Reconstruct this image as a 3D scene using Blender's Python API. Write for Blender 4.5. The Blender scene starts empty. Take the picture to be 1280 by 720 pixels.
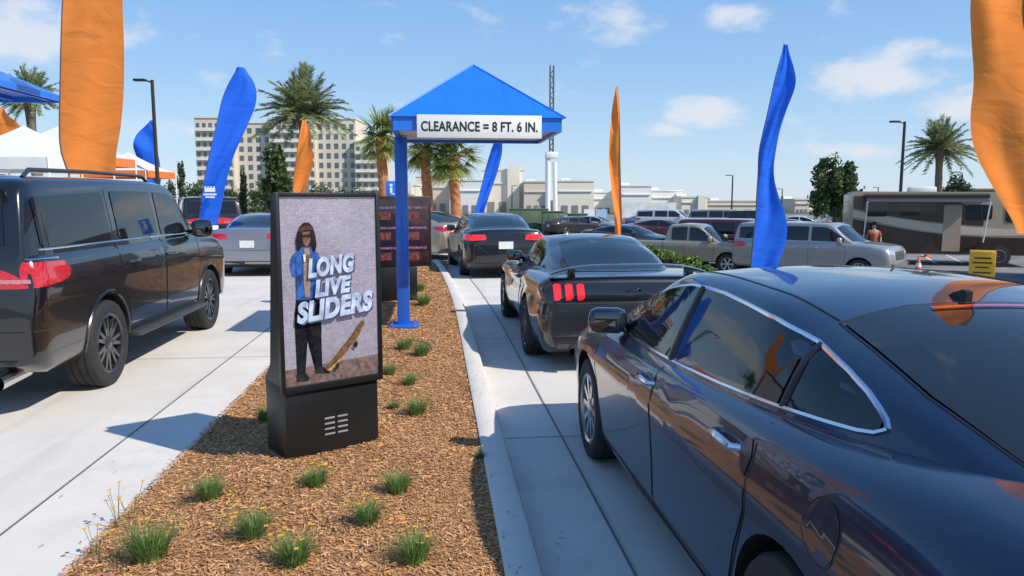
import bpy,bmesh,math,random
import numpy as np
from mathutils import Vector,Matrix
from mathutils.bvhtree import BVHTree
R=math.radians;PI=math.pi
scene=bpy.context.scene;COL=scene.collection
random.seed(7);rng=np.random.default_rng(5)
F=930.;H=1.72;PITCH=math.atan(110/930);YAW=R(5.85)
FH=Vector((math.sin(YAW),math.cos(YAW),0));RH=Vector((math.cos(YAW),-math.sin(YAW),0))
def ray(px,py):
    x=(px-640)/F;y=-(py-360)/F
    d=Vector((x,math.cos(PITCH)+y*math.sin(PITCH),-math.sin(PITCH)+y*math.cos(PITCH)))
    return Matrix.Rotation(-YAW,3,'Z')@d
def G(px,py,h=0.):
    d=ray(px,py);return Vector((0,0,H))+d*((h-H)/d.z)
def P(px,py,Z):
    d=ray(px,py);return Vector((0,0,H))+d*(Z/d.dot(FH))
LOT=-1.0
# ------------------------------------------------------------ materials
_m={}
def M(name,col,rough=.6,metal=0.,coat=0.,var=.12,scale=6.,bump=0.,bscale=40.,emit=0.,spec=.5,island=0.,trans=0.,col2=None,stretch=None):
    if name in _m:return _m[name]
    m=bpy.data.materials.new(name);m.use_nodes=True;nt=m.node_tree;N=nt.nodes;L=nt.links
    b=N['Principled BSDF'];b.inputs['Roughness'].default_value=rough;b.inputs['Metallic'].default_value=metal
    b.inputs['Coat Weight'].default_value=coat;b.inputs['Coat Roughness'].default_value=.03;b.inputs['Specular IOR Level'].default_value=spec
    tc=N.new('ShaderNodeTexCoord');mp=N.new('ShaderNodeMapping');L.new(tc.outputs['Object'],mp.inputs[0])
    if stretch:mp.inputs['Scale'].default_value=stretch
    n=N.new('ShaderNodeTexNoise');n.inputs['Scale'].default_value=scale;n.inputs['Detail'].default_value=5;L.new(mp.outputs[0],n.inputs['Vector'])
    mx=N.new('ShaderNodeMix');mx.data_type='RGBA'
    c=Vector(col[:3]);a=c*(1-var);d=c*(1+var) if col2 is None else Vector(col2)
    mx.inputs[6].default_value=(*[max(0,v) for v in a],1);mx.inputs[7].default_value=(*[min(1,v) for v in d],1)
    rp=N.new('ShaderNodeMapRange');rp.inputs[1].default_value=.3;rp.inputs[2].default_value=.7;L.new(n.outputs[0],rp.inputs[0])
    src=rp.outputs[0]
    if island>0:
        g=N.new('ShaderNodeNewGeometry');ma=N.new('ShaderNodeMix');ma.inputs[0].default_value=island
        L.new(src,ma.inputs[2]);L.new(g.outputs['Random Per Island'],ma.inputs[3]);src=ma.outputs[0]
    L.new(src,mx.inputs[0]);L.new(mx.outputs[2],b.inputs['Base Color'])
    if emit>0:
        L.new(mx.outputs[2],b.inputs['Emission Color']);b.inputs['Emission Strength'].default_value=emit
    if bump>0:
        n2=N.new('ShaderNodeTexNoise');n2.inputs['Scale'].default_value=bscale;n2.inputs['Detail'].default_value=4;L.new(mp.outputs[0],n2.inputs['Vector'])
        bp=N.new('ShaderNodeBump');bp.inputs['Strength'].default_value=bump;bp.inputs['Distance'].default_value=.02;L.new(n2.outputs[0],bp.inputs['Height']);L.new(bp.outputs[0],b.inputs['Normal'])
    if trans>0:
        tr=N.new('ShaderNodeBsdfTranslucent');L.new(mx.outputs[2],tr.inputs[0]);ms=N.new('ShaderNodeMixShader');ms.inputs[0].default_value=trans
        L.new(b.outputs[0],ms.inputs[1]);L.new(tr.outputs[0],ms.inputs[2]);L.new(ms.outputs[0],N['Material Output'].inputs[0])
    _m[name]=m;return m
def paint(name,col,metal=.35,rough=.35):return M(name,col,rough,metal,1.,.03,2.)
GLASS=M('tinted glass',(.010,.012,.014),.03,0,0,.1,2.,spec=.6)
BLACK=M('black trim',(.012,.012,.013),.4,0,0,.2,10)
LINER=M('wheel well black',(.006,.006,.006),.9)
RUBBER=M('tyre rubber',(.022,.022,.022),.75,0,0,.25,20,.3,90)
CHROME=M('chrome',(.75,.76,.78),.12,1.,0,.03)
MIRG=M('mirror glass',(.10,.11,.12),.05,1.,0,.03)
ALLOY=M('alloy wheel silver',(.5,.51,.53),.25,.9,.4,.05)
DKALLOY=M('dark alloy',(.10,.10,.11),.3,.8,.5,.1)
RED=M('tail lamp red',(.50,.008,.012),.12,0,1.,.35,45,emit=.10)
REDLIT=M('brake lamp lit',(.70,.015,.02),.15,0,1.,.2,45,emit=.4)
CLEAR=M('headlamp lens',(.55,.57,.6),.08,.3,1.,.2,25)
PINK=M('reverse lamp lens',(.60,.22,.22),.08,.2,1.,.2,45)
PLATE=M('licence plate white',(.7,.71,.68),.4,0,0,.1,30)
# ------------------------------------------------------------ mesh helper
def link(o,parent=None):
    COL.objects.link(o)
    if parent is not None:o.parent=parent
    return o
def empty(name,label,cat,loc=(0,0,0),rz=0.,group=None):
    o=bpy.data.objects.new(name,None);COL.objects.link(o);o.location=loc;o.rotation_euler=(0,0,rz);o.empty_display_size=.2
    o['label']=label;o['category']=cat
    if group:o['group']=group
    return o
def tag(o,label,cat,group=None,kind=None):
    o['label']=label;o['category']=cat
    if group:o['group']=group
    if kind:o['kind']=kind
    return o
def struct(o):
    o['kind']='structure';return o
class MB:
    def __init__(s):s.bm=bmesh.new()
    def box(s,c,sz,rot=None,bev=0.):
        mt=Matrix.Translation(c)@(rot.to_4x4() if rot else Matrix.Identity(4))@Matrix.Diagonal((sz[0],sz[1],sz[2],1))
        r=bmesh.ops.create_cube(s.bm,size=1,matrix=mt)
        if bev>0:
            es=set()
            for v in r['verts']:
                for e in v.link_edges:es.add(e)
            bmesh.ops.bevel(s.bm,geom=list(es),offset=bev,segments=2,affect='EDGES',profile=.5)
        return s
    def tube(s,pts,r,n=8,cap=True):
        pts=[Vector(p) for p in pts];rs=r if isinstance(r,(list,tuple)) else [r]*len(pts)
        rings=[];up=None
        for i,p in enumerate(pts):
            t=(pts[min(i+1,len(pts)-1)]-pts[max(i-1,0)])
            if t.length<1e-9:t=Vector((0,0,1))
            t.normalize()
            if up is None:
                up=Vector((0,0,1)) if abs(t.z)<.9 else Vector((1,0,0))
            a=t.cross(up)
            if a.length<1e-6:a=t.cross(Vector((0,1,0)))
            a.normalize();b=a.cross(t).normalized();up=b
            rings.append([s.bm.verts.new(p+(a*math.cos(2*PI*k/n)+b*math.sin(2*PI*k/n))*rs[i]) for k in range(n)])
        for i in range(len(rings)-1):
            for k in range(n):
                s.bm.faces.new((rings[i][k],rings[i][(k+1)%n],rings[i+1][(k+1)%n],rings[i+1][k]))
        if cap:
            s.bm.faces.new(rings[0][::-1]);s.bm.faces.new(rings[-1])
        return s
    def prism(s,poly,vec):
        vec=Vector(vec);a=[s.bm.verts.new(Vector(p)) for p in poly];b=[s.bm.verts.new(Vector(p)+vec) for p in poly];n=len(a)
        s.bm.faces.new(a[::-1]);s.bm.faces.new(b)
        for i in range(n):s.bm.faces.new((a[i],a[(i+1)%n],b[(i+1)%n],b[i]))
        return s
    def poly(s,pts):
        s.bm.faces.new([s.bm.verts.new(Vector(p)) for p in pts]);return s
    def lathe(s,prof,c=(0,0,0),axis='z',n=32,close=False):
        c=Vector(c);rings=[]
        for r,h in prof:
            ring=[]
            for k in range(n):
                a=2*PI*k/n
                if axis=='z':v=Vector((r*math.cos(a),r*math.sin(a),h))
                elif axis=='x':v=Vector((h,r*math.cos(a),r*math.sin(a)))
                else:v=Vector((r*math.cos(a),h,r*math.sin(a)))
                ring.append(s.bm.verts.new(c+v))
            rings.append(ring)
        for i in range(len(rings)-1):
            for k in range(n):s.bm.faces.new((rings[i][k],rings[i][(k+1)%n],rings[i+1][(k+1)%n],rings[i+1][k]))
        if close:
            s.bm.faces.new(rings[0][::-1]);s.bm.faces.new(rings[-1])
        return s
    def grid(s,fn,nu,nv):
        vs=[[s.bm.verts.new(fn(i/(nu-1),j/(nv-1))) for j in range(nv)] for i in range(nu)]
        for i in range(nu-1):
            for j in range(nv-1):s.bm.faces.new((vs[i][j],vs[i+1][j],vs[i+1][j+1],vs[i][j+1]))
        return s
    def ball(s,c,sz,n=16):
        bmesh.ops.create_uvsphere(s.bm,u_segments=n,v_segments=n//2+2,radius=1,matrix=Matrix.Translation(c)@Matrix.Diagonal((sz[0],sz[1],sz[2],1)));return s
    def build(s,name,mat,parent=None,smooth=35,recalc=True):
        if recalc:bmesh.ops.recalc_face_normals(s.bm,faces=s.bm.faces)
        me=bpy.data.meshes.new(name);s.bm.to_mesh(me);s.bm.free()
        for m in (mat if isinstance(mat,(list,tuple)) else [mat]):me.materials.append(m)
        if smooth:
            me.shade_smooth();me.set_sharp_from_angle(angle=R(smooth))
        return link(bpy.data.objects.new(name,me),parent)
def quadcloud(name,mat,C,U,V,parent=None,taper=1.):
    n=len(C);v=np.empty((n,4,3));v[:,0]=C-U-V;v[:,1]=C+U-V;v[:,2]=C+U*taper+V;v[:,3]=C-U*taper+V
    me=bpy.data.meshes.new(name);me.vertices.add(n*4);me.vertices.foreach_set('co',v.reshape(-1))
    me.loops.add(n*4);me.loops.foreach_set('vertex_index',np.arange(n*4,dtype=np.int32))
    me.polygons.add(n);me.polygons.foreach_set('loop_start',np.arange(0,n*4,4,dtype=np.int32));me.update(calc_edges=True)
    me.materials.append(mat);return link(bpy.data.objects.new(name,me),parent)
def textmesh(body,w,h,shear=0.,bold=0.):
    cu=bpy.data.curves.new('t','FONT');cu.body=body;cu.shear=shear;cu.offset=bold;cu.extrude=0;cu.size=1;cu.align_x='CENTER';cu.space_character=1.0+bold*1.2
    o=bpy.data.objects.new('t',cu);COL.objects.link(o);dg=bpy.context.evaluated_depsgraph_get()
    me=bpy.data.meshes.new_from_object(o.evaluated_get(dg));bpy.data.objects.remove(o)
    n=len(me.vertices);co=np.empty(n*3);me.vertices.foreach_get('co',co);co=co.reshape(-1,3)
    mn=co.min(0);mxx=co.max(0);co[:,0]=(co[:,0]-(mn[0]+mxx[0])/2)*w/(mxx[0]-mn[0]);co[:,1]=(co[:,1]-(mn[1]+mxx[1])/2)*h/(mxx[1]-mn[1]);co[:,2]=0
    me.vertices.foreach_set('co',co.reshape(-1));return me
def text(name,body,mat,parent,loc,w,h,rx=90,ry=0,rz=0,shear=0,bold=0.):
    me=textmesh(body,w,h,shear,bold);me.materials.clear();me.materials.append(mat)
    o=link(bpy.data.objects.new(name,me),parent);o.location=loc;o.rotation_euler=(R(rx),R(ry),R(rz));return o
# ------------------------------------------------------------ world, sun, camera
w=bpy.data.worlds.new('World');scene.world=w;w.use_nodes=True;nt=w.node_tree;N=nt.nodes;L=nt.links
SUN=Vector((.80,-.58,0)).normalized();EL=R(43)
sunv=Vector((SUN.x*math.cos(EL),SUN.y*math.cos(EL),math.sin(EL)))
sk=N.new('ShaderNodeTexSky');sk.sky_type='NISHITA';sk.sun_disc=False;sk.sun_elevation=EL;sk.sun_rotation=math.atan2(SUN.x,SUN.y);sk.air_density=1.0;sk.dust_density=.4;sk.ozone_density=1.5
tc=N.new('ShaderNodeTexCoord')
mp=N.new('ShaderNodeMapping');mp.inputs['Scale'].default_value=(3,3,6);L.new(tc.outputs['Generated'],mp.inputs[0])
cn=N.new('ShaderNodeTexNoise');cn.inputs['Scale'].default_value=4.6;cn.inputs['Detail'].default_value=7;cn.inputs['Roughness'].default_value=.60;L.new(mp.outputs[0],cn.inputs['Vector'])
acc=None
def addm(a,b,op='ADD'):
    m=N.new('ShaderNodeMath');m.operation=op
    for i,x in enumerate((a,b)):
        if isinstance(x,(int,float)):m.inputs[i].default_value=x
        else:L.new(x,m.inputs[i])
    return m.outputs[0]
for (cx,cy,wx,wy,amt) in [(885,140,62,26,.46),(1095,98,80,32,.44),(1205,130,66,24,.40),(30,40,120,50,.38),(215,160,80,24,.24),(775,25,70,50,.20),(1080,188,70,14,.28),(925,20,60,25,.26),(1130,66,70,18,.26),(825,163,50,13,.28),(290,100,50,20,.14)]:
    d=ray(cx,cy).normalized();rt=RH;up=rt.cross(d).normalized()
    v=N.new('ShaderNodeVectorMath');v.operation='SUBTRACT';L.new(tc.outputs['Generated'],v.inputs[0]);v.inputs[1].default_value=d
    a=N.new('ShaderNodeVectorMath');a.operation='DOT_PRODUCT';L.new(v.outputs[0],a.inputs[0]);a.inputs[1].default_value=rt*(F/wx)
    b=N.new('ShaderNodeVectorMath');b.operation='DOT_PRODUCT';L.new(v.outputs[0],b.inputs[0]);b.inputs[1].default_value=up*(F/wy)
    q=addm(addm(a.outputs['Value'],2.,'POWER'),addm(b.outputs['Value'],2.,'POWER'))
    e=addm(1.,q,'SUBTRACT');e=addm(e,0.,'MAXIMUM');e=addm(e,amt,'MULTIPLY')
    acc=e if acc is None else addm(acc,e,'MAXIMUM')
dens=addm(cn.outputs[0],acc)
mr=N.new('ShaderNodeMapRange');mr.interpolation_type='SMOOTHSTEP';mr.inputs[1].default_value=.57;mr.inputs[2].default_value=.92;mr.inputs[4].default_value=.78;L.new(dens,mr.inputs[0])
sx=N.new('ShaderNodeSeparateXYZ');L.new(tc.outputs['Generated'],sx.inputs[0])
cr_=N.new('ShaderNodeValToRGB');L.new(sx.outputs[2],cr_.inputs[0]);el=cr_.color_ramp.elements
el[0].position=0.;el[0].color=(.60,.74,.89,1);el[1].position=1.;el[1].color=(.08,.23,.60,1)
for p_,c_ in [(.06,(.48,.67,.89,1)),(.16,(.31,.55,.88,1)),(.34,(.17,.40,.82,1))]:
    e=el.new(p_);e.color=c_
sc_=N.new('ShaderNodeVectorMath');sc_.operation='SCALE';sc_.inputs['Scale'].default_value=7.1;L.new(cr_.outputs[0],sc_.inputs[0])
gm=N.new('ShaderNodeMix');gm.data_type='RGBA';gm.inputs[0].default_value=.8;L.new(sk.outputs[0],gm.inputs[6]);L.new(sc_.outputs[0],gm.inputs[7])
cm=N.new('ShaderNodeMix');cm.data_type='RGBA';L.new(mr.outputs[0],cm.inputs[0]);cm.inputs[7].default_value=(5.6,5.7,6.0,1)
L.new(gm.outputs[2],cm.inputs[6])
bg=N['Background'];L.new(cm.outputs[2],bg.inputs[0]);bg.inputs[1].default_value=.148
sl=bpy.data.lights.new('sun','SUN');sl.energy=5.0;sl.angle=R(.55);sl.color=(1,.93,.83);so=bpy.data.objects.new('sun',sl);COL.objects.link(so);so.rotation_euler=(-sunv).to_track_quat('-Z','Y').to_euler()
cam=bpy.data.cameras.new('camera');cam.lens=F/1280*36;cam.sensor_width=36;cam.clip_end=6000;cam.clip_start=.05
co=bpy.data.objects.new('camera',cam);COL.objects.link(co);co.location=(0,0,H);co.rotation_euler=(PI/2-PITCH,0,-YAW);scene.camera=co
scene.view_settings.view_transform='Standard';scene.view_settings.look='None';scene.view_settings.exposure=0
# ------------------------------------------------------------ ground
def ss(t):t=max(0,min(1,t));return t*t*(3-2*t)
def gh(x,y):
    dx=max(0,x-4.6)/3.2;dy=max(0,y-36)/8;dl=max(0,-34-x)/8
    return -.03+(LOT+.02)*ss(max(dx,dy,dl))
GM=M('grass verge',(.07,.10,.03),.95,0,0,.3,3,.5,60,col2=(.13,.12,.06))
xs=[-3500,-900,-250,-80,-45,-40,-34,-20,-10,0,4,4.6,5.2,5.8,6.4,7.0,7.8,12,30,80,250,900,3500];ys=[-60,-20,0,5,10,15,20,30,36,38,40,42,44,60,100,200,600,2000,5000]
mb=MB();vs=[[mb.bm.verts.new((x,y,gh(x,y))) for y in ys] for x in xs]
for i in range(len(xs)-1):
    for j in range(len(ys)-1):mb.bm.faces.new((vs[i][j],vs[i+1][j],vs[i+1][j+1],vs[i][j+1]))
struct(mb.build('ground',GM))
ASPH=M('weathered asphalt',(.17,.17,.17),.9,0,0,.15,.6,.4,80,col2=(.27,.265,.255))
struct(MB().poly([(8.2,-30,LOT+.03),(110,-30,LOT+.03),(110,135,LOT+.03),(8.2,135,LOT+.03)]).build('parking_lot',ASPH))
struct(MB().poly([(-120,46,LOT+.03),(8.2,46,LOT+.03),(8.2,135,LOT+.03),(-120,135,LOT+.03)]).build('back_lot',ASPH))
def concrete(name,base,lo,streak=(3,.25,3)):
    m=bpy.data.materials.new(name);m.use_nodes=True;nt=m.node_tree;N=nt.nodes;L=nt.links;b=N['Principled BSDF'];b.inputs['Roughness'].default_value=.85
    tc=N.new('ShaderNodeTexCoord')
    def nz(sc,det,st=None):
        mp=N.new('ShaderNodeMapping');L.new(tc.outputs['Object'],mp.inputs[0])
        if st:mp.inputs['Scale'].default_value=st
        n=N.new('ShaderNodeTexNoise');n.inputs['Scale'].default_value=sc;n.inputs['Detail'].default_value=det;n.inputs['Roughness'].default_value=.65;L.new(mp.outputs[0],n.inputs['Vector']);return n.outputs[0]
    def mixc(f,a,c,lo_,hi_):
        r=N.new('ShaderNodeMapRange');r.inputs[1].default_value=lo_;r.inputs[2].default_value=hi_;L.new(f,r.inputs[0])
        x=N.new('ShaderNodeMix');x.data_type='RGBA';L.new(r.outputs[0],x.inputs[0])
        if isinstance(a,tuple):x.inputs[6].default_value=(*a,1)
        else:L.new(a,x.inputs[6])
        x.inputs[7].default_value=(*c,1);return x.outputs[2]
    c=mixc(nz(.9,7),tuple(base),tuple(lo),.4,.75)
    c=mixc(nz(1.3,5,streak),c,tuple(v*.74 for v in base),.52,.80)
    c=mixc(nz(9,6),c,tuple(v*.64 for v in base),.62,.85)
    c=mixc(nz(160,2),c,tuple(v*.78 for v in base),.5,.8)
    L.new(c,b.inputs['Base Color'])
    bp=N.new('ShaderNodeBump');bp.inputs['Strength'].default_value=.25;bp.inputs['Distance'].default_value=.01;L.new(nz(120,3),bp.inputs['Height']);L.new(bp.outputs[0],b.inputs['Normal']);return m
CONC=concrete('lane concrete',(.70,.655,.59),(.59,.545,.48));CURB=concrete('kerb concrete',(.73,.68,.61),(.62,.575,.51),(1,1,1))
MR=.28;ML=-1.70
def mr_(y):return MR-(0 if y<9 else .0030*(y-9)**2)
def edge_strip(fn0,fn1,z0,z1,ys):
    mb=MB()
    for i in range(len(ys)-1):
        a,b=ys[i],ys[i+1];mb.poly([(fn0(a),a,z0),(fn1(a),a,z1),(fn1(b),b,z1),(fn0(b),b,z0)])
    return mb
YS=[-4+i*.75 for i in range(33)]
struct(MB().poly([(ML-.56,-6,.0),(ML-.56,40,.0),(-14,40,.0),(-14,-6,.0)]).build('left_lane',CONC))
struct(MB().poly([(ML,-6,.0),(ML,20.3,.0),(ML-.55,20.3,.0),(ML-.55,-6,.0)]).build('left_kerb_band',CURB))
mb=edge_strip(lambda y:mr_(y)+.62,lambda y:3.6,.0,.0,YS);struct(mb.build('right_lane',CONC))
struct(MB().poly([(ML-.56,20.305,.002),(4.3,20.305,.002),(4.3,36,.002),(ML-.56,36,.002)]).build('lane_junction',CONC))
mb=edge_strip(lambda y:mr_(y)+.19,lambda y:mr_(y)+.612,.0,.004,YS);struct(mb.build('gutter',CURB))
mb=MB();prof=[(0,-.05),(0,.125),(.02,.135),(.13,.135),(.155,.125),(.17,.09),(.19,.0),(.19,-.05)]
rows=[[mb.bm.verts.new((mr_(y)+p[0],y,p[1])) for p in prof] for y in YS]
for i in range(len(rows)-1):
    for k in range(len(prof)-1):mb.bm.faces.new((rows[i][k],rows[i][k+1],rows[i+1][k+1],rows[i+1][k]))
struct(mb.build('kerb',CURB))
struct(MB().box((3.68,8,.05),(.16,30,.17),bev=.02).build('outer_kerb',CURB))
JO=M('joint dark',(.22,.20,.175),.95)
mb=MB()
for y in (1.3,5.2,9.1,13,16.9):
    mb.poly([(mr_(y)+.2,y,.008),(3.6,y,.008),(3.6,y+.010,.008),(mr_(y)+.2,y+.010,.008)])
for y in (-1,3.4,8.3,13.2,18.1,23,28):mb.poly([(-14,y,.006),(ML-.02,y,.006),(ML-.02,y+.010,.006),(-14,y+.010,.006)])
mb.poly([(-5.9,-6,.006),(-5.9,36,.006),(-5.89,36,.006),(-5.89,-6,.006)]);mb.poly([(ML-.562,-6,.004),(ML-.562,20,.004),(ML-.55,20,.004),(ML-.55,-6,.004)])
for i in range(len(YS)-1):
    a,b=YS[i],YS[i+1];mb.poly([(mr_(a)+.608,a,.010),(mr_(a)+.622,a,.010),(mr_(b)+.622,b,.010),(mr_(b)+.608,b,.010)])
struct(mb.build('pavement_joints',JO,smooth=0))
def mz(x,y):
    t=(x-ML)/(MR-ML);return .02+.09*ss(t*2.2)+.014*math.sin(x*5+y*1.7)*math.sin(y*3.1)*ss(min(t,1-t)*6)
MU=M('mulch soil',(.33,.15,.058),.95,0,0,.4,30,1.,60,col2=(.56,.29,.12))
def mfn(u,v):
    y=-1+v*21.3;xr=mr_(y)+.003;xl=ML
    if y>17:
        k=(y-17)/3.3;xl=ML+(xr-ML)*.5*k*k;xr=xr-(xr-ML)*.5*k*k
    x=xl+(xr-xl)*u;return Vector((x,y,mz(x,y)))
struct(MB().grid(mfn,24,120).build('mulch_bed',MU))
n=150000
y=1.9+18*rng.random(n)**2.1;x=ML-.03+(MR-ML+.03)*rng.random(n)
z=np.array([mz(a,b) for a,b in zip(x,y)])+.001+.010*rng.random(n)
Ln=(.004+.017*rng.random(n)**2.4)*(1+y/14);Wd=(.0010+.0026*rng.random(n))*(1+y/8)
az=rng.random(n)*2*PI;tl=(rng.random(n)-.5)*.6;rl=(rng.random(n)-.5)*1.1
V=np.stack([np.cos(az)*np.cos(tl),np.sin(az)*np.cos(tl),np.sin(tl)],1);S=np.stack([-np.sin(az),np.cos(az),np.zeros(n)],1);U=S*np.cos(rl)[:,None]+np.array([0,0,1.])*np.sin(rl)[:,None]
CH=M('bark chips',(.30,.125,.045),.9,0,0,.35,25,island=.8,col2=(.84,.46,.20))
tag(quadcloud('bark_chips',CH,np.stack([x,y,z],1),U*Wd[:,None],V*Ln[:,None],taper=.6),'shredded orange brown wood mulch covering the planting island','mulch',kind='stuff')
n=240;yy=2.5+9*rng.random(n)**1.6;xx=np.where(rng.random(n)<.5,ML-.6*rng.random(n)**2.5,MR+.02+.5*rng.random(n)**2)
zz=np.where(xx>MR+.19,.014,np.where(xx>0,.14,.012));az=rng.random(n)*2*PI
V=np.stack([np.cos(az),np.sin(az),np.zeros(n)],1)*(.006+.010*rng.random(n))[:,None];U=np.stack([-np.sin(az),np.cos(az),.3*np.ones(n)],1)*.0022
tag(quadcloud('loose_chips',CH,np.stack([xx,yy,zz],1),U,V),'loose bits of bark scattered on the concrete beside the bed','mulch',kind='stuff')
# ------------------------------------------------------------ grass tufts
GR=M('grass blade',(.08,.18,.035),.6,0,0,.3,9,island=.7,col2=(.28,.42,.12),trans=.3)
DRY=M('dry blade',(.36,.29,.15),.8,0,0,.2,9,island=.5,trans=.2)
FL=M('orange petals',(.80,.30,.02),.6,0,0,.3,50,island=.5,col2=(.9,.5,.03))
def blades(name,mat,nb,r,h,parent,seed,spread=.9):
    rg=random.Random(seed);bm=bmesh.new()
    for i in range(nb):
        a=rg.random()*2*PI;r0=r*.4*math.sqrt(rg.random());b=Vector((math.cos(a)*r0,math.sin(a)*r0,-.01))
        az=a+rg.uniform(-.7,.7);l=h*rg.uniform(.55,1.1);lean=rg.uniform(.1,spread);wd=rg.uniform(.0014,.0028)*(1+h*2)
        d=Vector((math.cos(az),math.sin(az),0));s=Vector((-d.y,d.x,0));pr=None
        for k in range(5):
            t=k/4;p=b+d*(l*lean*t**1.7)+Vector((0,0,l*(t-.35*lean*t*t)));ww=wd*(1-t*.92)
            c=(bm.verts.new(p-s*ww),bm.verts.new(p+s*ww))
            if pr:bm.faces.new((pr[0],pr[1],c[1],c[0]))
            pr=c
    me=bpy.data.meshes.new(name);bm.to_mesh(me);bm.free();me.materials.append(mat);return link(bpy.data.objects.new(name,me),parent)
def flowers(nf,r,h,parent,seed,sz=1.):
    rg=random.Random(seed)
    for i in range(nf):
        a=rg.random()*2*PI;d=Vector((math.cos(a),math.sin(a),0))*r*rg.uniform(.3,1.1);top=d+Vector((0,0,h*rg.uniform(.7,1.3)))
        so_=MB().tube([d*.2,d*.6+Vector((0,0,top.z*.6)),top],.0013,4).build('flower_stem',GR,parent,0);fl=MB();ct=fl.bm.verts.new(top)
        for k in range(5):
            b=2*PI*k/5;q=Vector((math.cos(b),math.sin(b),.3))*.012*sz;s=Vector((-math.sin(b),math.cos(b),0))*.007*sz
            fl.bm.faces.new([ct]+[fl.bm.verts.new(v) for v in (top+q*.6+s,top+q*1.2,top+q*.6-s)])
        fl.build('flower_head',FL,so_,0)
tufts=[(187,690,.18,.19,9,'large green grass tuft at the near left end of the mulch bed'),
(262,618,.12,.15,2,'grass tuft in mulch nearest below the left corner of the digital kiosk'),
(318,672,.12,.16,6,'flowering grass tuft between the large near left tuft and the bottom middle tufts'),
(395,611,.11,.13,4,'grass tuft in mulch just below the right part of the kiosk base'),
(368,708,.13,.16,8,'grass tuft with orange flowers at the bottom edge left of centre of the bed'),
(460,662,.10,.14,4,'small grass tuft in mulch midway between kiosk and photo bottom, right of centre'),
(497,620,.12,.15,1,'rounded grass tuft in mulch right of the kiosk base'),
(518,708,.13,.15,7,'grass tuft with yellow flowers at the bottom edge nearest the right kerb'),
(521,520,.13,.16,0,'broad grass tuft beside the kiosk base close to the right kerb'),
(487,471,.10,.13,0,'small grass tuft just right of the lower kiosk screen edge'),
(512,484,.10,.13,0,'low grass tuft between the broad tuft and the blue post'),
(493,512,.06,.08,1,'tiny grass tuft touching the left of the broad tuft beside the kiosk'),
(505,440,.14,.17,0,'grass tuft below the foot of the blue post on its near side'),
(527,448,.13,.19,1,'leafy grass tuft beside the drip hose loop near the blue post'),
(530,384,.17,.25,0,'grass tuft behind and right of the blue post'),
(524,366,.17,.22,0,'distant grass tuft behind the blue post further up the bed'),
(330,520,.09,.13,0,'grass tuft half hidden behind the left side of the kiosk base'),
(600,577,.05,.06,0,'sprig of grass growing at the right kerb edge')]
for i,(px,py,r,h,nf,lb) in enumerate(tufts):
    p=G(px,py,.09);x=min(p.x,.26);t=empty('grass_tuft',lb,'grass tuft',(x,p.y,mz(x,p.y)),0,'grass tufts planted in the mulch')
    blades('blades',GR,int(240+1300*r),r,h,t,i);blades('dry_blades',DRY,30,r,h*.8,t,i+50,1.3)
    if nf:flowers(nf,r,h,t,i+90)
for (px,py,h,lb) in [(135,650,.16,'sparse seedling with small orange flowers left of the large near grass tuft'),(165,655,.20,'thin leggy stem with orange flowers above the large near grass tuft'),(120,690,.12,'short flowering seedling at the far left corner of the mulch bed')]:
    p=G(px,py,.05);t=empty('flower_seedling',lb,'plant',(max(p.x,ML+.02),p.y,.03),0);flowers(6,.06,h,t,int(px),.9)
a=G(528,440,.12);pts=[a+Vector((.18*math.cos(k*.35)-.08,.3*math.sin(k*.35)+k*.02,.02+.03*math.sin(k*.35))) for k in range(14)]
tag(MB().tube(pts,.008,6).build('drip_hose',M('hose brown',(.08,.06,.05),.6)),'brown drip irrigation hose curling out of the mulch near the blue post','hose')
# ------------------------------------------------------------ digital kiosk
kx=G(360,580,.08);ky=G(473,555,.08);u=(ky-kx);u.z=0;ang=math.atan2(u.y,u.x);u.normalize();bk=Vector((-u.y,u.x,0))
KW=.635;KD=.34;c=(kx+ky)/2+bk*KD/2
K=empty('digital_kiosk','tall black outdoor digital screen kiosk standing on the mulch, showing a slogan poster','kiosk',(c.x,c.y,.06),ang)
KB=M('kiosk black steel',(.018,.019,.020),.38,.4,0,.25,3,.08,200);KS=M('kiosk side grey',(.04,.045,.045),.4,.5,0,.15,4)
MB().box((0,0,.25),(KW,KD,.5),bev=.006).build('base_cabinet',KB,K)
MB().box((0,0,.004),(KW+.02,KD+.02,.02),bev=.004).build('foot_plate',KS,K)
mb=MB();mb.prism([(-.325,-.16,.503),(-.325,.16,.503),(-.325,.05,.62),(-.325,-.07,1.69),(-.325,-.16,1.69)],(.65,0,0));mb.build('housing',KS,K,20)
y0=-.185;mb=MB();z0,z1=.47,1.705;hw=.345
for (cx,cz,sx_,sz) in [(-hw+.013,(z0+z1)/2,.026,z1-z0),(hw-.013,(z0+z1)/2,.026,z1-z0),(0,z1-.013,2*hw-.052,.026),(0,z0+.022,2*hw-.052,.044)]:mb.box((cx,y0+.005,cz),(sx_,.04,sz),bev=.003)
mb.build('bezel',KB,K)
sz0,sz1=z0+.044,z1-.026;sw=hw-.026
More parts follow.
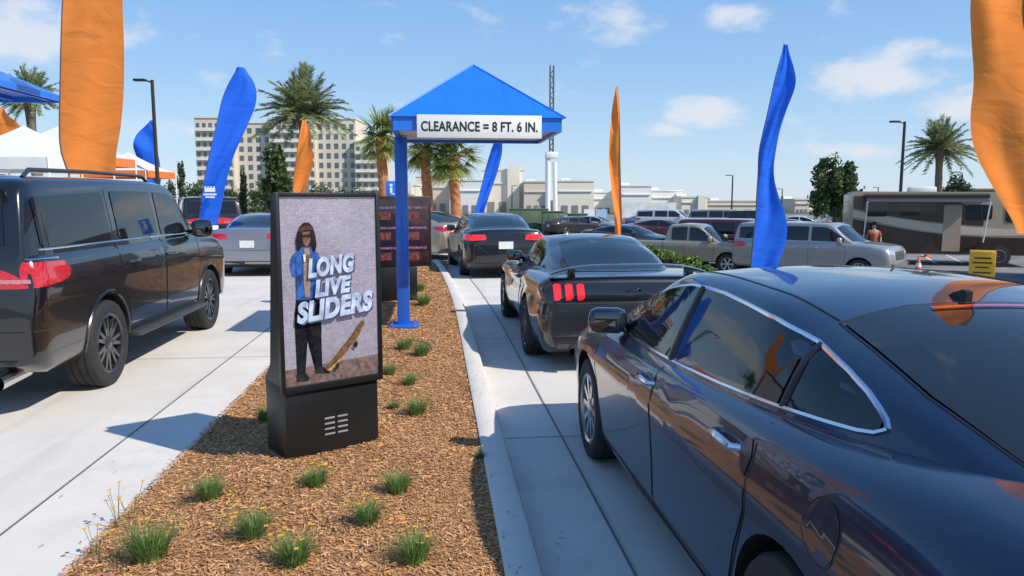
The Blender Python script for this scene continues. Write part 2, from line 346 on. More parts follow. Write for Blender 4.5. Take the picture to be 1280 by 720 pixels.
def brickm():
    m=bpy.data.materials.new('screen picture wall');m.use_nodes=True;nt=m.node_tree;N=nt.nodes;L=nt.links;b=N['Principled BSDF']
    tc=N.new('ShaderNodeTexCoord');mp=N.new('ShaderNodeMapping');mp.inputs['Rotation'].default_value=(R(90),0,0);L.new(tc.outputs['Object'],mp.inputs[0])
    br=N.new('ShaderNodeTexBrick');br.inputs['Scale'].default_value=14;br.inputs['Color1'].default_value=(.34,.33,.40,1);br.inputs['Color2'].default_value=(.42,.41,.48,1);br.inputs['Mortar'].default_value=(.30,.29,.36,1);br.inputs['Mortar Size'].default_value=.012;L.new(mp.outputs[0],br.inputs['Vector'])
    c_=br.outputs[0]
    for (sc,dist,col,th) in [(46,3.2,(.12,.10,.20,1),.030),(30,5.,(.30,.08,.16,1),.016),(70,2.,(.62,.58,.70,1),.022)]:
        n=N.new('ShaderNodeTexNoise');n.inputs['Scale'].default_value=sc;n.inputs['Detail'].default_value=2;n.inputs['Distortion'].default_value=dist;L.new(tc.outputs['Object'],n.inputs['Vector'])
        s1=N.new('ShaderNodeMath');s1.operation='SUBTRACT';L.new(n.outputs[0],s1.inputs[0]);s1.inputs[1].default_value=.5
        s2=N.new('ShaderNodeMath');s2.operation='ABSOLUTE';L.new(s1.outputs[0],s2.inputs[0])
        r=N.new('ShaderNodeMapRange');r.inputs[1].default_value=th*.5;r.inputs[2].default_value=th;r.inputs[3].default_value=.75;r.inputs[4].default_value=0;L.new(s2.outputs[0],r.inputs[0])
        x=N.new('ShaderNodeMix');x.data_type='RGBA';L.new(r.outputs[0],x.inputs[0]);L.new(c_,x.inputs[6]);x.inputs[7].default_value=col;c_=x.outputs[2]
    n2=N.new('ShaderNodeTexNoise');n2.inputs['Scale'].default_value=2.2;L.new(tc.outputs['Object'],n2.inputs['Vector'])
    x2=N.new('ShaderNodeMix');x2.data_type='RGBA';x2.blend_type='MULTIPLY';x2.inputs[0].default_value=.6;L.new(c_,x2.inputs[6]);L.new(n2.outputs[0],x2.inputs[7])
    L.new(x2.outputs[2],b.inputs['Base Color']);L.new(c_,b.inputs['Emission Color']);b.inputs['Emission Strength'].default_value=.2;b.inputs['Roughness'].default_value=.12;return m
SC=MB().poly([(-sw,y0,sz0),(sw,y0,sz0),(sw,y0,sz1),(-sw,y0,sz1)]).build('screen',brickm(),K)
def scol(n,c):return M('screen '+n,c,.2,0,0,.45,34,emit=.2)
lay=[0]
def flat(name,mat,pts,fig=True):
    lay[0]+=1;yy=y0-.0012*lay[0]
    w_=2*sw;h_=sz1-sz0
    if fig:pts=[(.07+a*.84,b) for a,b in pts]
    pp=[(-sw+a*w_,yy,sz1-b*h_) for a,b in pts];mb=MB();mb.poly(pp[::-1]);bmesh.ops.triangulate(mb.bm,faces=mb.bm.faces);return mb.build(name,mat,SC,0)
flat('picture_floor',scol('floor',(.15,.10,.09)),[(0,.91),(1,.89),(1,1),(0,1)],False)
flat('trousers',scol('trousers',(.012,.012,.016)),[(.08,.52),(.34,.50),(.37,.60),(.375,.72),(.35,.80),(.37,.93),(.28,.93),(.27,.82),(.25,.72),(.225,.64),(.20,.70),(.17,.80),(.16,.95),(.06,.95),(.055,.80),(.05,.64)])
flat('shoes',scol('shoes',(.02,.02,.02)),[(.05,.94),(.17,.94),(.21,.97),(.19,.985),(.05,.98)])
flat('shoes',scol('shoes',(.02,.02,.02)),[(.28,.92),(.37,.915),(.45,.94),(.44,.955),(.28,.95)])
flat('jacket',scol('jacket',(.03,.09,.28)),[(.08,.29),(.16,.265),(.26,.265),(.36,.30),(.41,.36),(.385,.43),(.33,.40),(.35,.53),(.22,.545),(.08,.54),(.10,.42),(.04,.41),(.015,.35),(.04,.31)])
flat('jacket_folds',scol('folds',(.02,.05,.16)),[(.10,.42),(.17,.39),(.17,.44),(.11,.47)])
flat('jacket_folds',scol('folds',(.02,.05,.16)),[(.27,.40),(.33,.385),(.33,.42),(.27,.44)])
flat('shirt',scol('shirt',(.24,.17,.13)),[(.19,.27),(.25,.27),(.26,.40),(.24,.53),(.18,.53),(.17,.40)])
flat('hair',scol('hair',(.012,.008,.007)),[(.13,.17),(.15,.15),(.19,.135),(.25,.133),(.30,.155),(.325,.20),(.34,.25),(.32,.29),(.29,.285),(.27,.26),(.16,.26),(.13,.28),(.10,.28),(.09,.23),(.11,.19)])
flat('face',scol('face',(.17,.085,.05)),[(.175,.185),(.26,.18),(.265,.225),(.245,.25),(.22,.262),(.19,.25),(.172,.225)])
flat('sunglasses',scol('glasses',(.01,.01,.01)),[(.17,.198),(.265,.195),(.262,.212),(.225,.212),(.21,.205),(.20,.214),(.172,.212)])
flat('hat_band',scol('cap',(.08,.025,.025)),[(.13,.165),(.20,.15),(.29,.155),(.30,.172),(.20,.172),(.135,.185)])
flat('raised_hand',scol('face',(.17,.085,.05)),[(.19,.31),(.22,.298),(.25,.305),(.255,.33),(.23,.342),(.20,.34)])
flat('cup',scol('cup',(.6,.6,.62)),[(.17,.30),(.20,.30),(.198,.34),(.175,.34)])
flat('skateboard',scol('board',(.13,.075,.04)),[(.42,.94),(.40,.925),(.41,.915),(.55,.84),(.70,.755),(.79,.69),(.83,.68),(.84,.70),(.76,.78),(.60,.87),(.47,.935)],False)
flat('board_edge',scol('edge',(.34,.22,.11)),[(.42,.94),(.60,.865),(.76,.775),(.84,.70),(.76,.785),(.60,.878),(.46,.945)],False)
flat('board_wheel',scol('wheel',(.02,.02,.02)),[(.50,.92),(.54,.90),(.55,.92),(.53,.94),(.51,.94)],False)
flat('board_wheel',scol('wheel',(.02,.02,.02)),[(.70,.81),(.74,.79),(.76,.81),(.74,.835),(.72,.83)],False)
def st(body,cu,cv,wu,hv,rot=5):
    w_=2*sw;h_=sz1-sz0
    for k in (3,2,1):
        lay[0]+=1;text('slogan_shadow',body,scol('slogan shade',(.06,.08,.15)),SC,(-sw+cu*w_+.0035*k,y0-.0012*lay[0],sz1-cv*h_-.0035*k),wu*w_,hv*h_,90,-rot,0,.25,.055)
    lay[0]+=1
    return text('slogan',body,M('screen slogan',(.26,.33,.48),.2,0,0,.3,14,emit=.3,col2=(.50,.58,.72)),SC,(-sw+cu*w_,y0-.0012*lay[0],sz1-cv*h_),wu*w_,hv*h_,90,-rot,0,.25,.055)
st('LONG',.49,.365,.50,.105);st('LIVE',.50,.478,.40,.095);st('SLIDERS',.52,.59,.82,.115)
VB=M('vent slot grey',(.30,.31,.32),.5,.3)
for i in range(2):
    for j in range(4):MB().box((-.03+.09*i,-KD/2-.0015,.16+.035*j),(.07,.004,.012),bev=.0015).build('vent_slot',VB,K)
# ------------------------------------------------------------ clearance canopy
BL=M('canopy blue metal',(.012,.17,.72),.35,0,.3,.05,2);BLD=M('post blue paint',(.012,.13,.60),.35,0,.4,.08,3);UND=M('canopy soffit',(.66,.67,.68),.6,0,0,.06,2)
WH=M('sign white',(.80,.80,.78),.4,0,.2,.04,3);TXB=M('sign lettering black',(.015,.015,.015),.5)
pb=G(505,408,.1);CA=empty('clearance_canopy','blue pyramid roofed drive-through canopy on a blue post with a white clearance sign','canopy',(pb.x,pb.y,.1),0)
X0,X1,Y0,Y1=-.03,1.83,-1.15,.62;ZB,ZT,ZA=2.38,2.53,3.25
MB().box((0,0,1.2),(.155,.155,2.4),bev=.006).build('post',BLD,CA)
MB().box((0,0,.02),(.38,.38,.04),bev=.006).build('base_plate',BLD,CA)
for a in (-.14,.14):
    for b in (-.14,.14):MB().lathe([(.016,0),(.016,.03),(.006,.035)],(a,b,.04),n=8,close=True).build('anchor_bolt',CHROME,CA)
mb=MB()
for (cx,cy,sx_,sy) in [((X0+X1)/2,Y0,X1-X0,.04),((X0+X1)/2,Y1,X1-X0,.04),(X0,(Y0+Y1)/2,.04,Y1-Y0-.04),(X1,(Y0+Y1)/2,.04,Y1-Y0-.04)]:mb.box((cx,cy,(ZB+ZT)/2),(sx_,sy,ZT-ZB))
mb.build('fascia',BL,CA,0)
ap=((X0+X1)/2,(Y0+Y1)/2,ZA);e=.05;cs=[(X0-e,Y0-e,ZT),(X1+e,Y0-e,ZT),(X1+e,Y1+e,ZT),(X0-e,Y1+e,ZT)]
mb=MB()
for i in range(4):mb.poly([cs[i],cs[(i+1)%4],ap])
mb.poly(cs[::-1]);rf=mb.build('roof',BL,CA,0)
mb=MB()
for i in range(4):mb.tube([cs[i],ap],.012,6)
for i in range(4):
    a,b=Vector(cs[i]),Vector(cs[(i+1)%4]);m_=(a+b)/2
    for k in range(1,6):
        t=k/6;p=a.lerp(b,t);q=1-abs(t-.5)*2;mb.tube([p+Vector((0,0,.0)),p.lerp(Vector(ap)+(p-m_),q)],.003,4)
mb.build('seams',BL,rf)
MB().box(((X0+X1)/2,(Y0+Y1)/2,ZB+.05),(X1-X0-.05,Y1-Y0-.05,.02)).build('soffit',UND,CA,0)
sg=MB().box(((X0+X1)/2+.02,Y0-.045,ZB+.045),(1.38,.03,.25),bev=.003).build('clearance_sign',WH,CA)
text('sign_lettering','CLEARANCE = 8 FT. 6 IN.',TXB,sg,((X0+X1)/2+.02,Y0-.0625,ZB+.045),1.29,.112,bold=.026)
p=P(489,238,14.5);SG=empty('symbol_sign','small blue and white sign just left of the blue canopy post','sign',(p.x,p.y,0));z=p.z
MB().box((0,0,z),(.20,.015,.36),bev=.004).build('sign_face',BL,SG);MB().tube([(0,.02,0),(0,.02,z+.1)],.02,8).build('pole',M('galvanised',(.4,.4,.4),.4,.8),SG)
mb=MB().lathe([(.03,0),(.03,.002)],(0,-.011,z+.10),'y',12,True);mb.box((0,-.011,z-.01),(.045,.004,.13));mb.box((.02,-.011,z-.07),(.08,.004,.025));mb.build('symbol',WH,SG,0)
p=G(509,380,.1);MBo=empty('menu_board','dark multi panel digital menu board standing behind the kiosk','menu board',(p.x-.02,p.y+.4,.1),R(12))
MB().box((-.3,0,.28),(.9,.30,.56),bev=.01).build('base_cabinet',KB,MBo)
MB().box((-.3,0,1.12),(1.40,.16,1.12),bev=.012).build('housing',KB,MBo)
for i,(c1,c2) in enumerate([((.04,.012,.022),(.015,.015,.03)),((.06,.015,.022),(.015,.015,.03)),((.025,.015,.04),(.07,.022,.018))]):
    ms=MB().box((-.75+.45*i,-.083,1.13),(.42,.006,1.0)).build('menu_screen',M('menu screen glow %d'%i,c1,.12,0,.6,.6,9,emit=.15,col2=c2),MBo)
    for j in range(3):
        MB().box((-.75+.45*i,-.088,1.5-.32*j),(.34,.003,.035)).build('menu_heading',M('menu heading',(.14,.09,.18),.3,0,0,.8,30,emit=.1),ms,0)
        MB().box((-.80+.45*i,-.088,1.37-.32*j),(.20,.003,.12)).build('menu_picture',M('menu picture',(.14,.04,.035),.3,0,0,.8,25,emit=.1),ms,0)
# ------------------------------------------------------------ cars
def smc(pts,s=.05):
    xs=[p[0] for p in pts];zs=[p[1] for p in pts];off=np.linspace(-s,s,5)
    return lambda y:float(np.mean(np.interp(y+off,xs,zs)))
def smv(pts,yr,yf,mx=.22):
    xs=[p[0] for p in pts];zs=[p[1] for p in pts];off=np.linspace(-1,1,11);wt=1-.7*np.abs(off)
    def f(y):
        s=max(.012,min(mx,(min(y-yr,yf-y)-.06)*.6));return float(np.average(np.interp(y+off*s,xs,zs),weights=wt))
    return f
def clipgrid(poly,step):
    bm=bmesh.new();bm.faces.new([bm.verts.new((a,b,0)) for a,b in poly]);bmesh.ops.triangulate(bm,faces=bm.faces)
    for ax in (0,1):
        lo=min(p[ax] for p in poly);hi=max(p[ax] for p in poly);k=math.floor(lo/step)+1
        while k*step<hi:
            c=[0,0,0];c[ax]=k*step;nn=[0,0,0];nn[ax]=1
            bmesh.ops.bisect_plane(bm,geom=bm.verts[:]+bm.edges[:]+bm.faces[:],plane_co=c,plane_no=nn);k+=1
    return bm
def rnd(poly,k=.22,it=2):
    for _ in range(it):
        q=[]
        for i in range(len(poly)):
            a=Vector(poly[i]);b=Vector(poly[(i+1)%len(poly)]);q+=[tuple(a.lerp(b,k)),tuple(a.lerp(b,1-k))]
        poly=q
    return poly
def proj(bvh,a,b,axis,off=.004):
    if isinstance(axis,tuple):
        o=(0,axis[1],b);d=(math.sin(a),-math.cos(a),0);h=bvh.ray_cast(Vector(o),Vector(d))
        if h[0] is None:h=bvh.find_nearest(Vector(o)+Vector(d))
        return h[0]+Vector(d)*off
    o,d={'R':((3,a,b),(-1,0,0)),'L':((-3,a,b),(1,0,0)),'rear':((a,-6,b),(0,1,0)),'front':((a,6,b),(0,-1,0)),'top':((a,b,4),(0,0,-1))}[axis]
    h=bvh.ray_cast(Vector(o),Vector(d))
    if h[0] is None:
        h=bvh.find_nearest(Vector((0 if axis in 'RL' else a,a if axis in 'RL' else (b if axis=='top' else (-2.4 if axis=='rear' else 2.3)),b if axis!='top' else .9)))
    n=h[1]
    if n.dot(Vector(d))>0:n=-n
    return h[0]+(n*.6-Vector(d)*.4)*off
def patch(bvh,name,axis,poly,mat,parent,off=.004,step=.07):
    bm=clipgrid(poly,step)
    for v in bm.verts:v.co=proj(bvh,v.co.x,v.co.y,axis,off)
    mb=MB();mb.bm.free();mb.bm=bm
    return mb.build(name,mat,parent,50)
def seam(bvh,name,axis,pts,mat,parent,r,off=.0,closed=False,n=6):
    P2=[Vector(p) for p in pts]
    if closed:P2.append(P2[0])
    out=[]
    for i in range(len(P2)-1):
        k=max(1,int((P2[i+1]-P2[i]).length/.05))
        for j in range(k):
            q=P2[i].lerp(P2[i+1],j/k);out.append(proj(bvh,q.x,q.y,axis,off))
    out.append(proj(bvh,P2[-1].x,P2[-1].y,axis,off))
    return MB().tube(out,r,n).build(name,mat,parent)
_wh={}
def wheel_meshes(r,w,style,rimmat):
    key=(r,w,style,rimmat.name)
    if key in _wh:return _wh[key]
    rr=r*(.70 if style!='fat' else .62)
    pr=[(rr-.01,-w*.36),(rr,-w*.46),(rr+.03,-w*.5),(r-.035,-w*.5),(r-.012,-w*.46),(r,-w*.38)]
    for g in (-.22,0,.22):pr+=[(r,w*(g-.03)),(r-.008,w*(g-.025)),(r-.008,w*(g+.025)),(r,w*(g+.03))]
    pr+=[(r,w*.38),(r-.012,w*.46),(r-.035,w*.5),(rr+.03,w*.5),(rr,w*.46),(rr-.01,w*.36)]
    t=MB().lathe(pr,(0,0,0),'x',48).build('wheel',RUBBER,None)
    mb=MB();mb.lathe([(rr,w*.46),(rr-.012,w*.49),(rr-.028,w*.45),(rr-.035,w*.2),(rr-.04,-w*.4)],(0,0,0),'x',48)
    ns={'ten':10,'five':5,'fat':6,'twin':7}[style]
    for k in range(ns):
        a=2*PI*k/ns;offs=(-.10,.10) if style in('twin','five') else (0,)
        for o_ in offs:
            a1=a+o_;a2=a+o_*1.8
            p0=Vector((w*.40,math.cos(a1)*.045,math.sin(a1)*.045));p1=Vector((w*.43,math.cos(a2)*(rr-.02),math.sin(a2)*(rr-.02)))
            s=Vector((0,-math.sin(a),math.cos(a)));w0=.022;w1={'ten':.017,'five':.030,'fat':.045,'twin':.014}[style]
            mb.prism([p0-s*w0,p0+s*w0,p1+s*w1,p1-s*w1],(-.03,0,0))
    mb.lathe([(.065,w*.30),(.065,w*.42),(.05,w*.45),(.0001,w*.455)],(0,0,0),'x',20)
    rim=mb.build('rim',rimmat,None,40)
    dk=MB().lathe([(rr-.04,.0),(.0001,.0)],(0,0,0),'x',24).build('brake_disc',M('brake dark',(.03,.03,.03),.5,.6),None)
    res=(t.data,rim.data,dk.data)
    for o in (t,rim,dk):bpy.data.objects.remove(o)
    _wh[key]=res;return res
def addwheel(root,x,y,r,w,style,rimmat):
    t,rm,dk=wheel_meshes(r,w,style,rimmat)
    o=link(bpy.data.objects.new('wheel',t),root);o.location=(x,y,r);o.rotation_euler=(0,0,0 if x>0 else PI)
    link(bpy.data.objects.new('rim',rm),o);link(bpy.data.objects.new('brake_disc',dk),o)
def car(name,label,cat,loc,rz,sp,pm,group=None,detail=True,rim=None):
    root=empty(name,label,cat,loc,rz,group)
    yr,yf,hw=sp['yr'],sp['yf'],sp['hw'];zt,zs,zr=smv(sp['zt'],yr,yf),smv(sp['zs'],yr,yf),smc(sp['zr'],sp.get('rs',.13));zb0=sp['zb']
    zbf=smc([(yr,zb0+.10),(yr+.22,zb0),(yf-.3,zb0),(yf,zb0+.06)],.03)
    wbf=smc(sp['wb'],.16);fl=sp.get('flare',0)
    er,ef,Rr,Rf=sp.get('er',.74),sp.get('ef',.62),sp.get('Rr',.40),sp.get('Rf',.75)
    def hwf(y):
        d=y-yr
        a=1. if d>Rr else er+(1-er)*(1-(1-d/Rr)**2.3)**(1/2.3)
        d=yf-y
        b=1. if d>Rf else ef+(1-ef)*(1-(1-max(d,0)/Rf)**2.3)**(1/2.3)
        return hw*a*b*(1-fl*(1-max(math.exp(-((y-sp['ax'][0])/.55)**2),math.exp(-((y-sp['ax'][1])/.5)**2))) if fl else 1)
    HS=[0,.05,.16,.34,.55,.70,.78,.88,.95,1.0];FS=sp.get('FS',[.88,.945,.972,.988,1.0,.996,.985,.978,.962,.925])
    def sec(y):
        w_=hwf(y);b=zbf(y);s_=max(zs(y),b+.1);t_=max(zt(y),s_+.005)
        pts=[(0,b),(w_*.6,b)]+[(w_*f,b+(s_-b)*h) for h,f in zip(HS,FS)]
        for fx,fz in [(.87,.45),(.78,.68),(.62,.84),(.42,.94),(.2,.985),(0,1)]:pts.append((w_*fx,s_+(t_-s_)*fz))
        return pts
    def ring(bm,pts,y):
        v=[bm.verts.new((x,y,z)) for x,z in pts];l=[bm.verts.new((-x,y,z)) for x,z in pts[-2:0:-1]];return v+l
    def loft(bm,secf,ysn):
        pr=None
        for i,y in enumerate(ysn):
            rg=ring(bm,secf(y),y)
            if pr:
                for k in range(len(rg)):bm.faces.new((pr[k],pr[(k+1)%len(rg)],rg[(k+1)%len(rg)],rg[k]))
            else:bm.faces.new(rg[::-1])
            pr=rg
        bm.faces.new(pr)
    n=72 if detail else 30
    t=np.linspace(0,1,n);ysn=[yr+(yf-yr)*float(.55*(.5-.5*math.cos(PI*q))+.45*q) for q in t]
    ysn=sorted(set(ysn+[yr+.008,yr+.02,yr+.04,yr+.07,yf-.01,yf-.03,yf-.06]))
    low=bmesh.new();loft(low,sec,ysn);bmesh.ops.recalc_face_normals(low,faces=low.faces)
    c0,c1=sp['zr'][0][0],sp['zr'][-1][0];tum=sp.get('tum',.36);cr=sp.get('crown',.045)
    def gsec(y):
        w_=wbf(y);z0=zs(y)-.06;tp=max(zr(y),z0+.03);hgt=tp-z0
        k1=ss((y-sp['wsy']+.25)/.5);k2=ss((sp['rsy']+.25-y)/.5);c=min(cr+.06*max(k1,k2),hgt*.25)
        r=min(.055,hgt*.2);ze=max(tp-c-r,z0+.01)
        pts=[(0,z0),(w_*.6,z0)]
        for q in (0,.2,.4,.6,.8,1.):
            zz=z0+(ze-z0)*q;pts.append((w_-tum*(zz-z0)*(.75+.25*q),zz))
        wt=pts[-1][0];pts+=[(wt-.010,ze+r*.42),(wt-.030,ze+r*.8)]
        for fx in (.9,.75,.55,.35,.15,0):pts.append((wt*fx-.0,tp-c*(fx)**2.2))
        return pts
    gy=[c0+(c1-c0)*float(.5*(.5-.5*math.cos(PI*q))+.5*q) for q in np.linspace(0,1,50 if detail else 22)]
    gb=bmesh.new();loft(gb,gsec,gy);bmesh.ops.recalc_face_normals(gb,faces=gb.faces)
    me=bpy.data.meshes.new('body');low.to_mesh(me)
    tb=bmesh.new();tb.from_mesh(me);mg=bpy.data.meshes.new('g');gb.to_mesh(mg);tb.from_mesh(mg);bvh=BVHTree.FromBMesh(tb);tb.free()
    bl=BVHTree.FromBMesh(low)
    ra=sp['tr']+sp.get('gap',.045);ax=sp['ax']
    if detail:
        cut=MB()
        for y in ax:
            for s in (-1,1):
                cut.tube([(s*(hw-.34),y,sp['tr']+.01),(s*(hw+.3),y,sp['tr']+.01)],ra,40)
        bmesh.ops.recalc_face_normals(cut.bm,faces=cut.bm.faces)
        cm_=bpy.data.meshes.new('cut');cut.bm.to_mesh(cm_);cut.bm.free()
        oc=link(bpy.data.objects.new('cut',cm_));ob=link(bpy.data.objects.new('tmp',me));md=ob.modifiers.new('b','BOOLEAN');md.object=oc;md.operation='DIFFERENCE';md.solver='EXACT'
        me2=bpy.data.meshes.new_from_object(ob.evaluated_get(bpy.context.evaluated_depsgraph_get()));bpy.data.objects.remove(ob);bpy.data.objects.remove(oc);me=me2
    fb=bmesh.new();fb.from_mesh(me);fb.from_mesh(mg)
    for f in fb.faces:
        c=f.calc_center_median();f.material_index=0
        if detail:
            for y in ax:
                if math.hypot(c.y-y,c.z-sp['tr']-.01)<ra+.0015 and abs(c.x)>hw-.36 and c.z<zs(c.y)-.01:f.material_index=1
        if c.z<zb0+.005:f.material_index=1
    mb=MB();mb.bm.free();mb.bm=fb;mb.build('body',[pm,LINER],root,40,False)
    tw=sp.get('tw',.235)
    for y in ax:
        for s in (-1,1):addwheel(root,s*(hw-tw/2-.012),y,sp['tr'],tw,sp.get('style','ten'),rim or ALLOY)
    if not detail:
        for y in ax:
            for s in 'LR':
                patch(bvh,'wheel_arch',s,[(y+ra*math.cos(k*PI/8),sp['tr']+ra*math.sin(k*PI/8)) for k in range(9)]+[(y-ra,zb0+.03),(y+ra,zb0+.03)],LINER,root,.004,.2)
    def res(m):return pm if m=='paint' else m
    for (nm,axs,poly,mt,mode,off) in sp['patches']:
        B_=bvh
        if axs=='wrap':axs=('wrap',yr+.7);B_=bl
        if mode=='S':
            for s in 'LR':patch(B_,nm,s,poly,res(mt),root,off,.07 if detail else .2)
        elif mode=='M':
            patch(B_,nm,axs,poly,res(mt),root,off);patch(B_,nm,axs,[(-a,b) for a,b in poly],res(mt),root,off)
        else:patch(B_,nm,axs,poly,res(mt),root,off,.07 if detail else .2)
    if detail:
        for (nm,axs,pts,mt,mode,r_,closed) in sp['lines']:
            B_=bvh
            if axs=='wrap':axs=('wrap',yr+.7);B_=bl
            for s in ('LR' if mode=='S' else [axs]):seam(B_,nm,s,pts,res(mt),root,r_,0.,closed)
    for (y,z) in sp.get('handles',[]):
        for s in 'LR':
            q=proj(bvh,y,z,s,.0);sg=1 if s=='R' else -1
            MB().tube([q+Vector((0,-.10,0)),q+Vector((sg*.03,-.085,0)),q+Vector((sg*.038,0,.004)),q+Vector((sg*.03,.085,0)),q+Vector((0,.10,0))],[.012,.014,.016,.014,.012],8).build('door_handle',res(sp.get('hm',CHROME)),root)
    if 'mir' in sp:
        y,z,ext=sp['mir']
        for s in (-1,1):
            q=proj(bvh,y,z,'R' if s>0 else 'L',0)
            mb=MB();mb.tube([(q.x-s*.03,y,z),(q.x+s*ext*.5,y-.02,z+.02)],[.03,.022],8);mb.build('mirror_arm',BLACK,root)
            msz=sp.get('msz',(.115,.07,.075));mb=MB();mb.box((q.x+s*ext,y-.03,z+.05),(msz[0]*2,msz[1]*2,msz[2]*2),Matrix.Rotation(s*R(12),3,'Z'),bev=min(msz)*.75)
            mo=mb.build('wing_mirror',res(sp.get('mirm','paint')),root,60)
            MB().box((q.x+s*ext,y-.03-msz[1]-.002,z+.05),(msz[0]*1.6,.006,msz[2]*1.5),Matrix.Rotation(s*R(12),3,'Z'),bev=.002).build('mirror_glass',MIRG,mo)
    return root,bvh
def between(top,bot,y0_,y1_,n=8):
    T=smc(top,.04);B=smc(bot,.04);ysn=np.linspace(y0_,y1_,n);return [(float(y),B(y)) for y in ysn]+[(float(y),T(y)) for y in ysn[::-1]]
def circ(y,z,r,a0,a1,n=9):return [(y+r*math.cos(R(a0+(a1-a0)*k/(n-1))),z+r*math.sin(R(a0+(a1-a0)*k/(n-1)))) for k in range(n)]
def sedan(rearlit=False):
    top=[(-1.53,1.10),(-1.47,1.135),(-1.38,1.17),(-1.1,1.245),(-.75,1.295),(-.3,1.32),(.05,1.32),(.35,1.275),(.65,1.18),(.92,1.07),(1.14,.965)]
    bot=[(-1.53,1.10),(-1.47,1.075),(-1.35,1.062),(-1.0,1.035),(-.5,1.0),(0,.975),(1.14,.945)]
    T=smc(top,.03);B=smc(bot,.03)
    dlo=[(-1.515,1.10)]+[(y,B(y)) for y in (-1.48,-1.42,-1.3,-1.15,-1.,-.6,-.2,.2,.6,1.0)]+[(1.12,.955)]+[(y,T(y)) for y in (.95,.8,.6,.4,.25,.1,-.1,-.3,-.55,-.8,-1.05,-1.25,-1.38,-1.45,-1.495)]
    sp=dict(yr=-2.47,yf=2.38,hw=.925,zb=.20,tr=.335,ax=(-1.40,1.42),tum=.42,crown=.045,wsy=.5,rsy=-.9,style='ten',
    FS=[.88,.945,.968,.975,.985,.996,1.0,.975,.958,.925],
    zt=[(-2.47,.82),(-2.44,1.02),(-2.38,1.08),(-2.2,1.10),(-1.75,1.10),(-1.4,1.06),(-.5,1.0),(1.0,.98),(1.35,.97),(1.9,.88),(2.2,.77),(2.33,.66),(2.38,.55)],
    zs=[(-2.47,.76),(-2.40,.96),(-1.9,1.02),(-1.3,1.01),(-.6,.98),(0,.95),(1.0,.91),(1.5,.87),(2.0,.77),(2.25,.68),(2.38,.5)],
    zr=[(-2.15,1.06),(-1.85,1.125),(-1.5,1.23),(-1.1,1.33),(-.6,1.395),(-.1,1.41),(.25,1.395),(.55,1.335),(1.0,1.15),(1.5,.93)],
    wb=[(-2.1,.62),(-1.6,.74),(-1.0,.82),(0,.85),(.8,.84),(1.5,.76)],
    mir=(.93,.965,.12),handles=[(-.95,.90),(.04,.87)])
    bp=-.06
    pt=[('front_door_window','',between(top,bot,bp+.05,1.08),GLASS,'S',.006),('rear_door_window','',between(top,bot,-1.04,bp-.03),GLASS,'S',.006),('quarter_window','',between(top,bot,-1.49,-1.10,7),GLASS,'S',.006),
    ('windshield','top',[(-.66,1.38),(-.40,1.44),(0,1.46),(.40,1.44),(.66,1.38),(.60,.95),(.53,.52),(.25,.46),(-.25,.46),(-.53,.52),(-.60,.95)],GLASS,'',.006),
    ('rear_window','top',[(-.54,-1.95),(-.25,-1.99),(.25,-1.99),(.54,-1.95),(.56,-1.5),(.52,-.98),(.25,-.92),(-.25,-.92),(-.52,-.98),(-.56,-1.5)],GLASS,'',.006),
    ('high_brake_light','top',[(-.20,-.985),(.20,-.985),(.20,-.965),(-.20,-.965)],RED,'',.012),
    ('front_door','',[(bp+.015,.93),(1.1,.89),(1.13,.7),(1.06,.45),(.98,.30),(bp+.015,.30)],'paint','S',.003),
    ('rear_door','',[(bp-.015,.93),(bp-.015,.30),(-.86,.30)]+[(-.97,.38),(-1.03,.55),(-1.12,.72),(-1.14,.90),(-1.12,.95)],'paint','S',.003),
    ('rocker_trim','',[(.95,.275),(.95,.215),(-.93,.215),(-.93,.275)],BLACK,'S',.004),
    ('fuel_door','',circ(-1.60,.86,.085,0,340,18),'paint','S',.002),
    ('tail_light','wrap',[(.55,.86),(.9,.84),(1.16,.90),(1.20,.97),(.9,.98),(.58,.97)],RED,'M',.008),
    ('rear_bumper_trim','rear',[(-.68,.22),(.68,.22),(.72,.36),(-.72,.36)],BLACK,'',.006),
    ('licence_plate','rear',[(-.16,.66),(.16,.66),(.16,.82),(-.16,.82)],PLATE,'',.014),
    ('head_light','front',[(.46,.62),(.83,.66),(.86,.75),(.55,.70)],CLEAR,'M',.008),
    ('grille','front',[(-.42,.42),(.42,.42),(.48,.62),(-.48,.62)],BLACK,'',.008),
    ('lower_intake','front',[(-.6,.25),(.6,.25),(.55,.36),(-.55,.36)],BLACK,'',.006)]
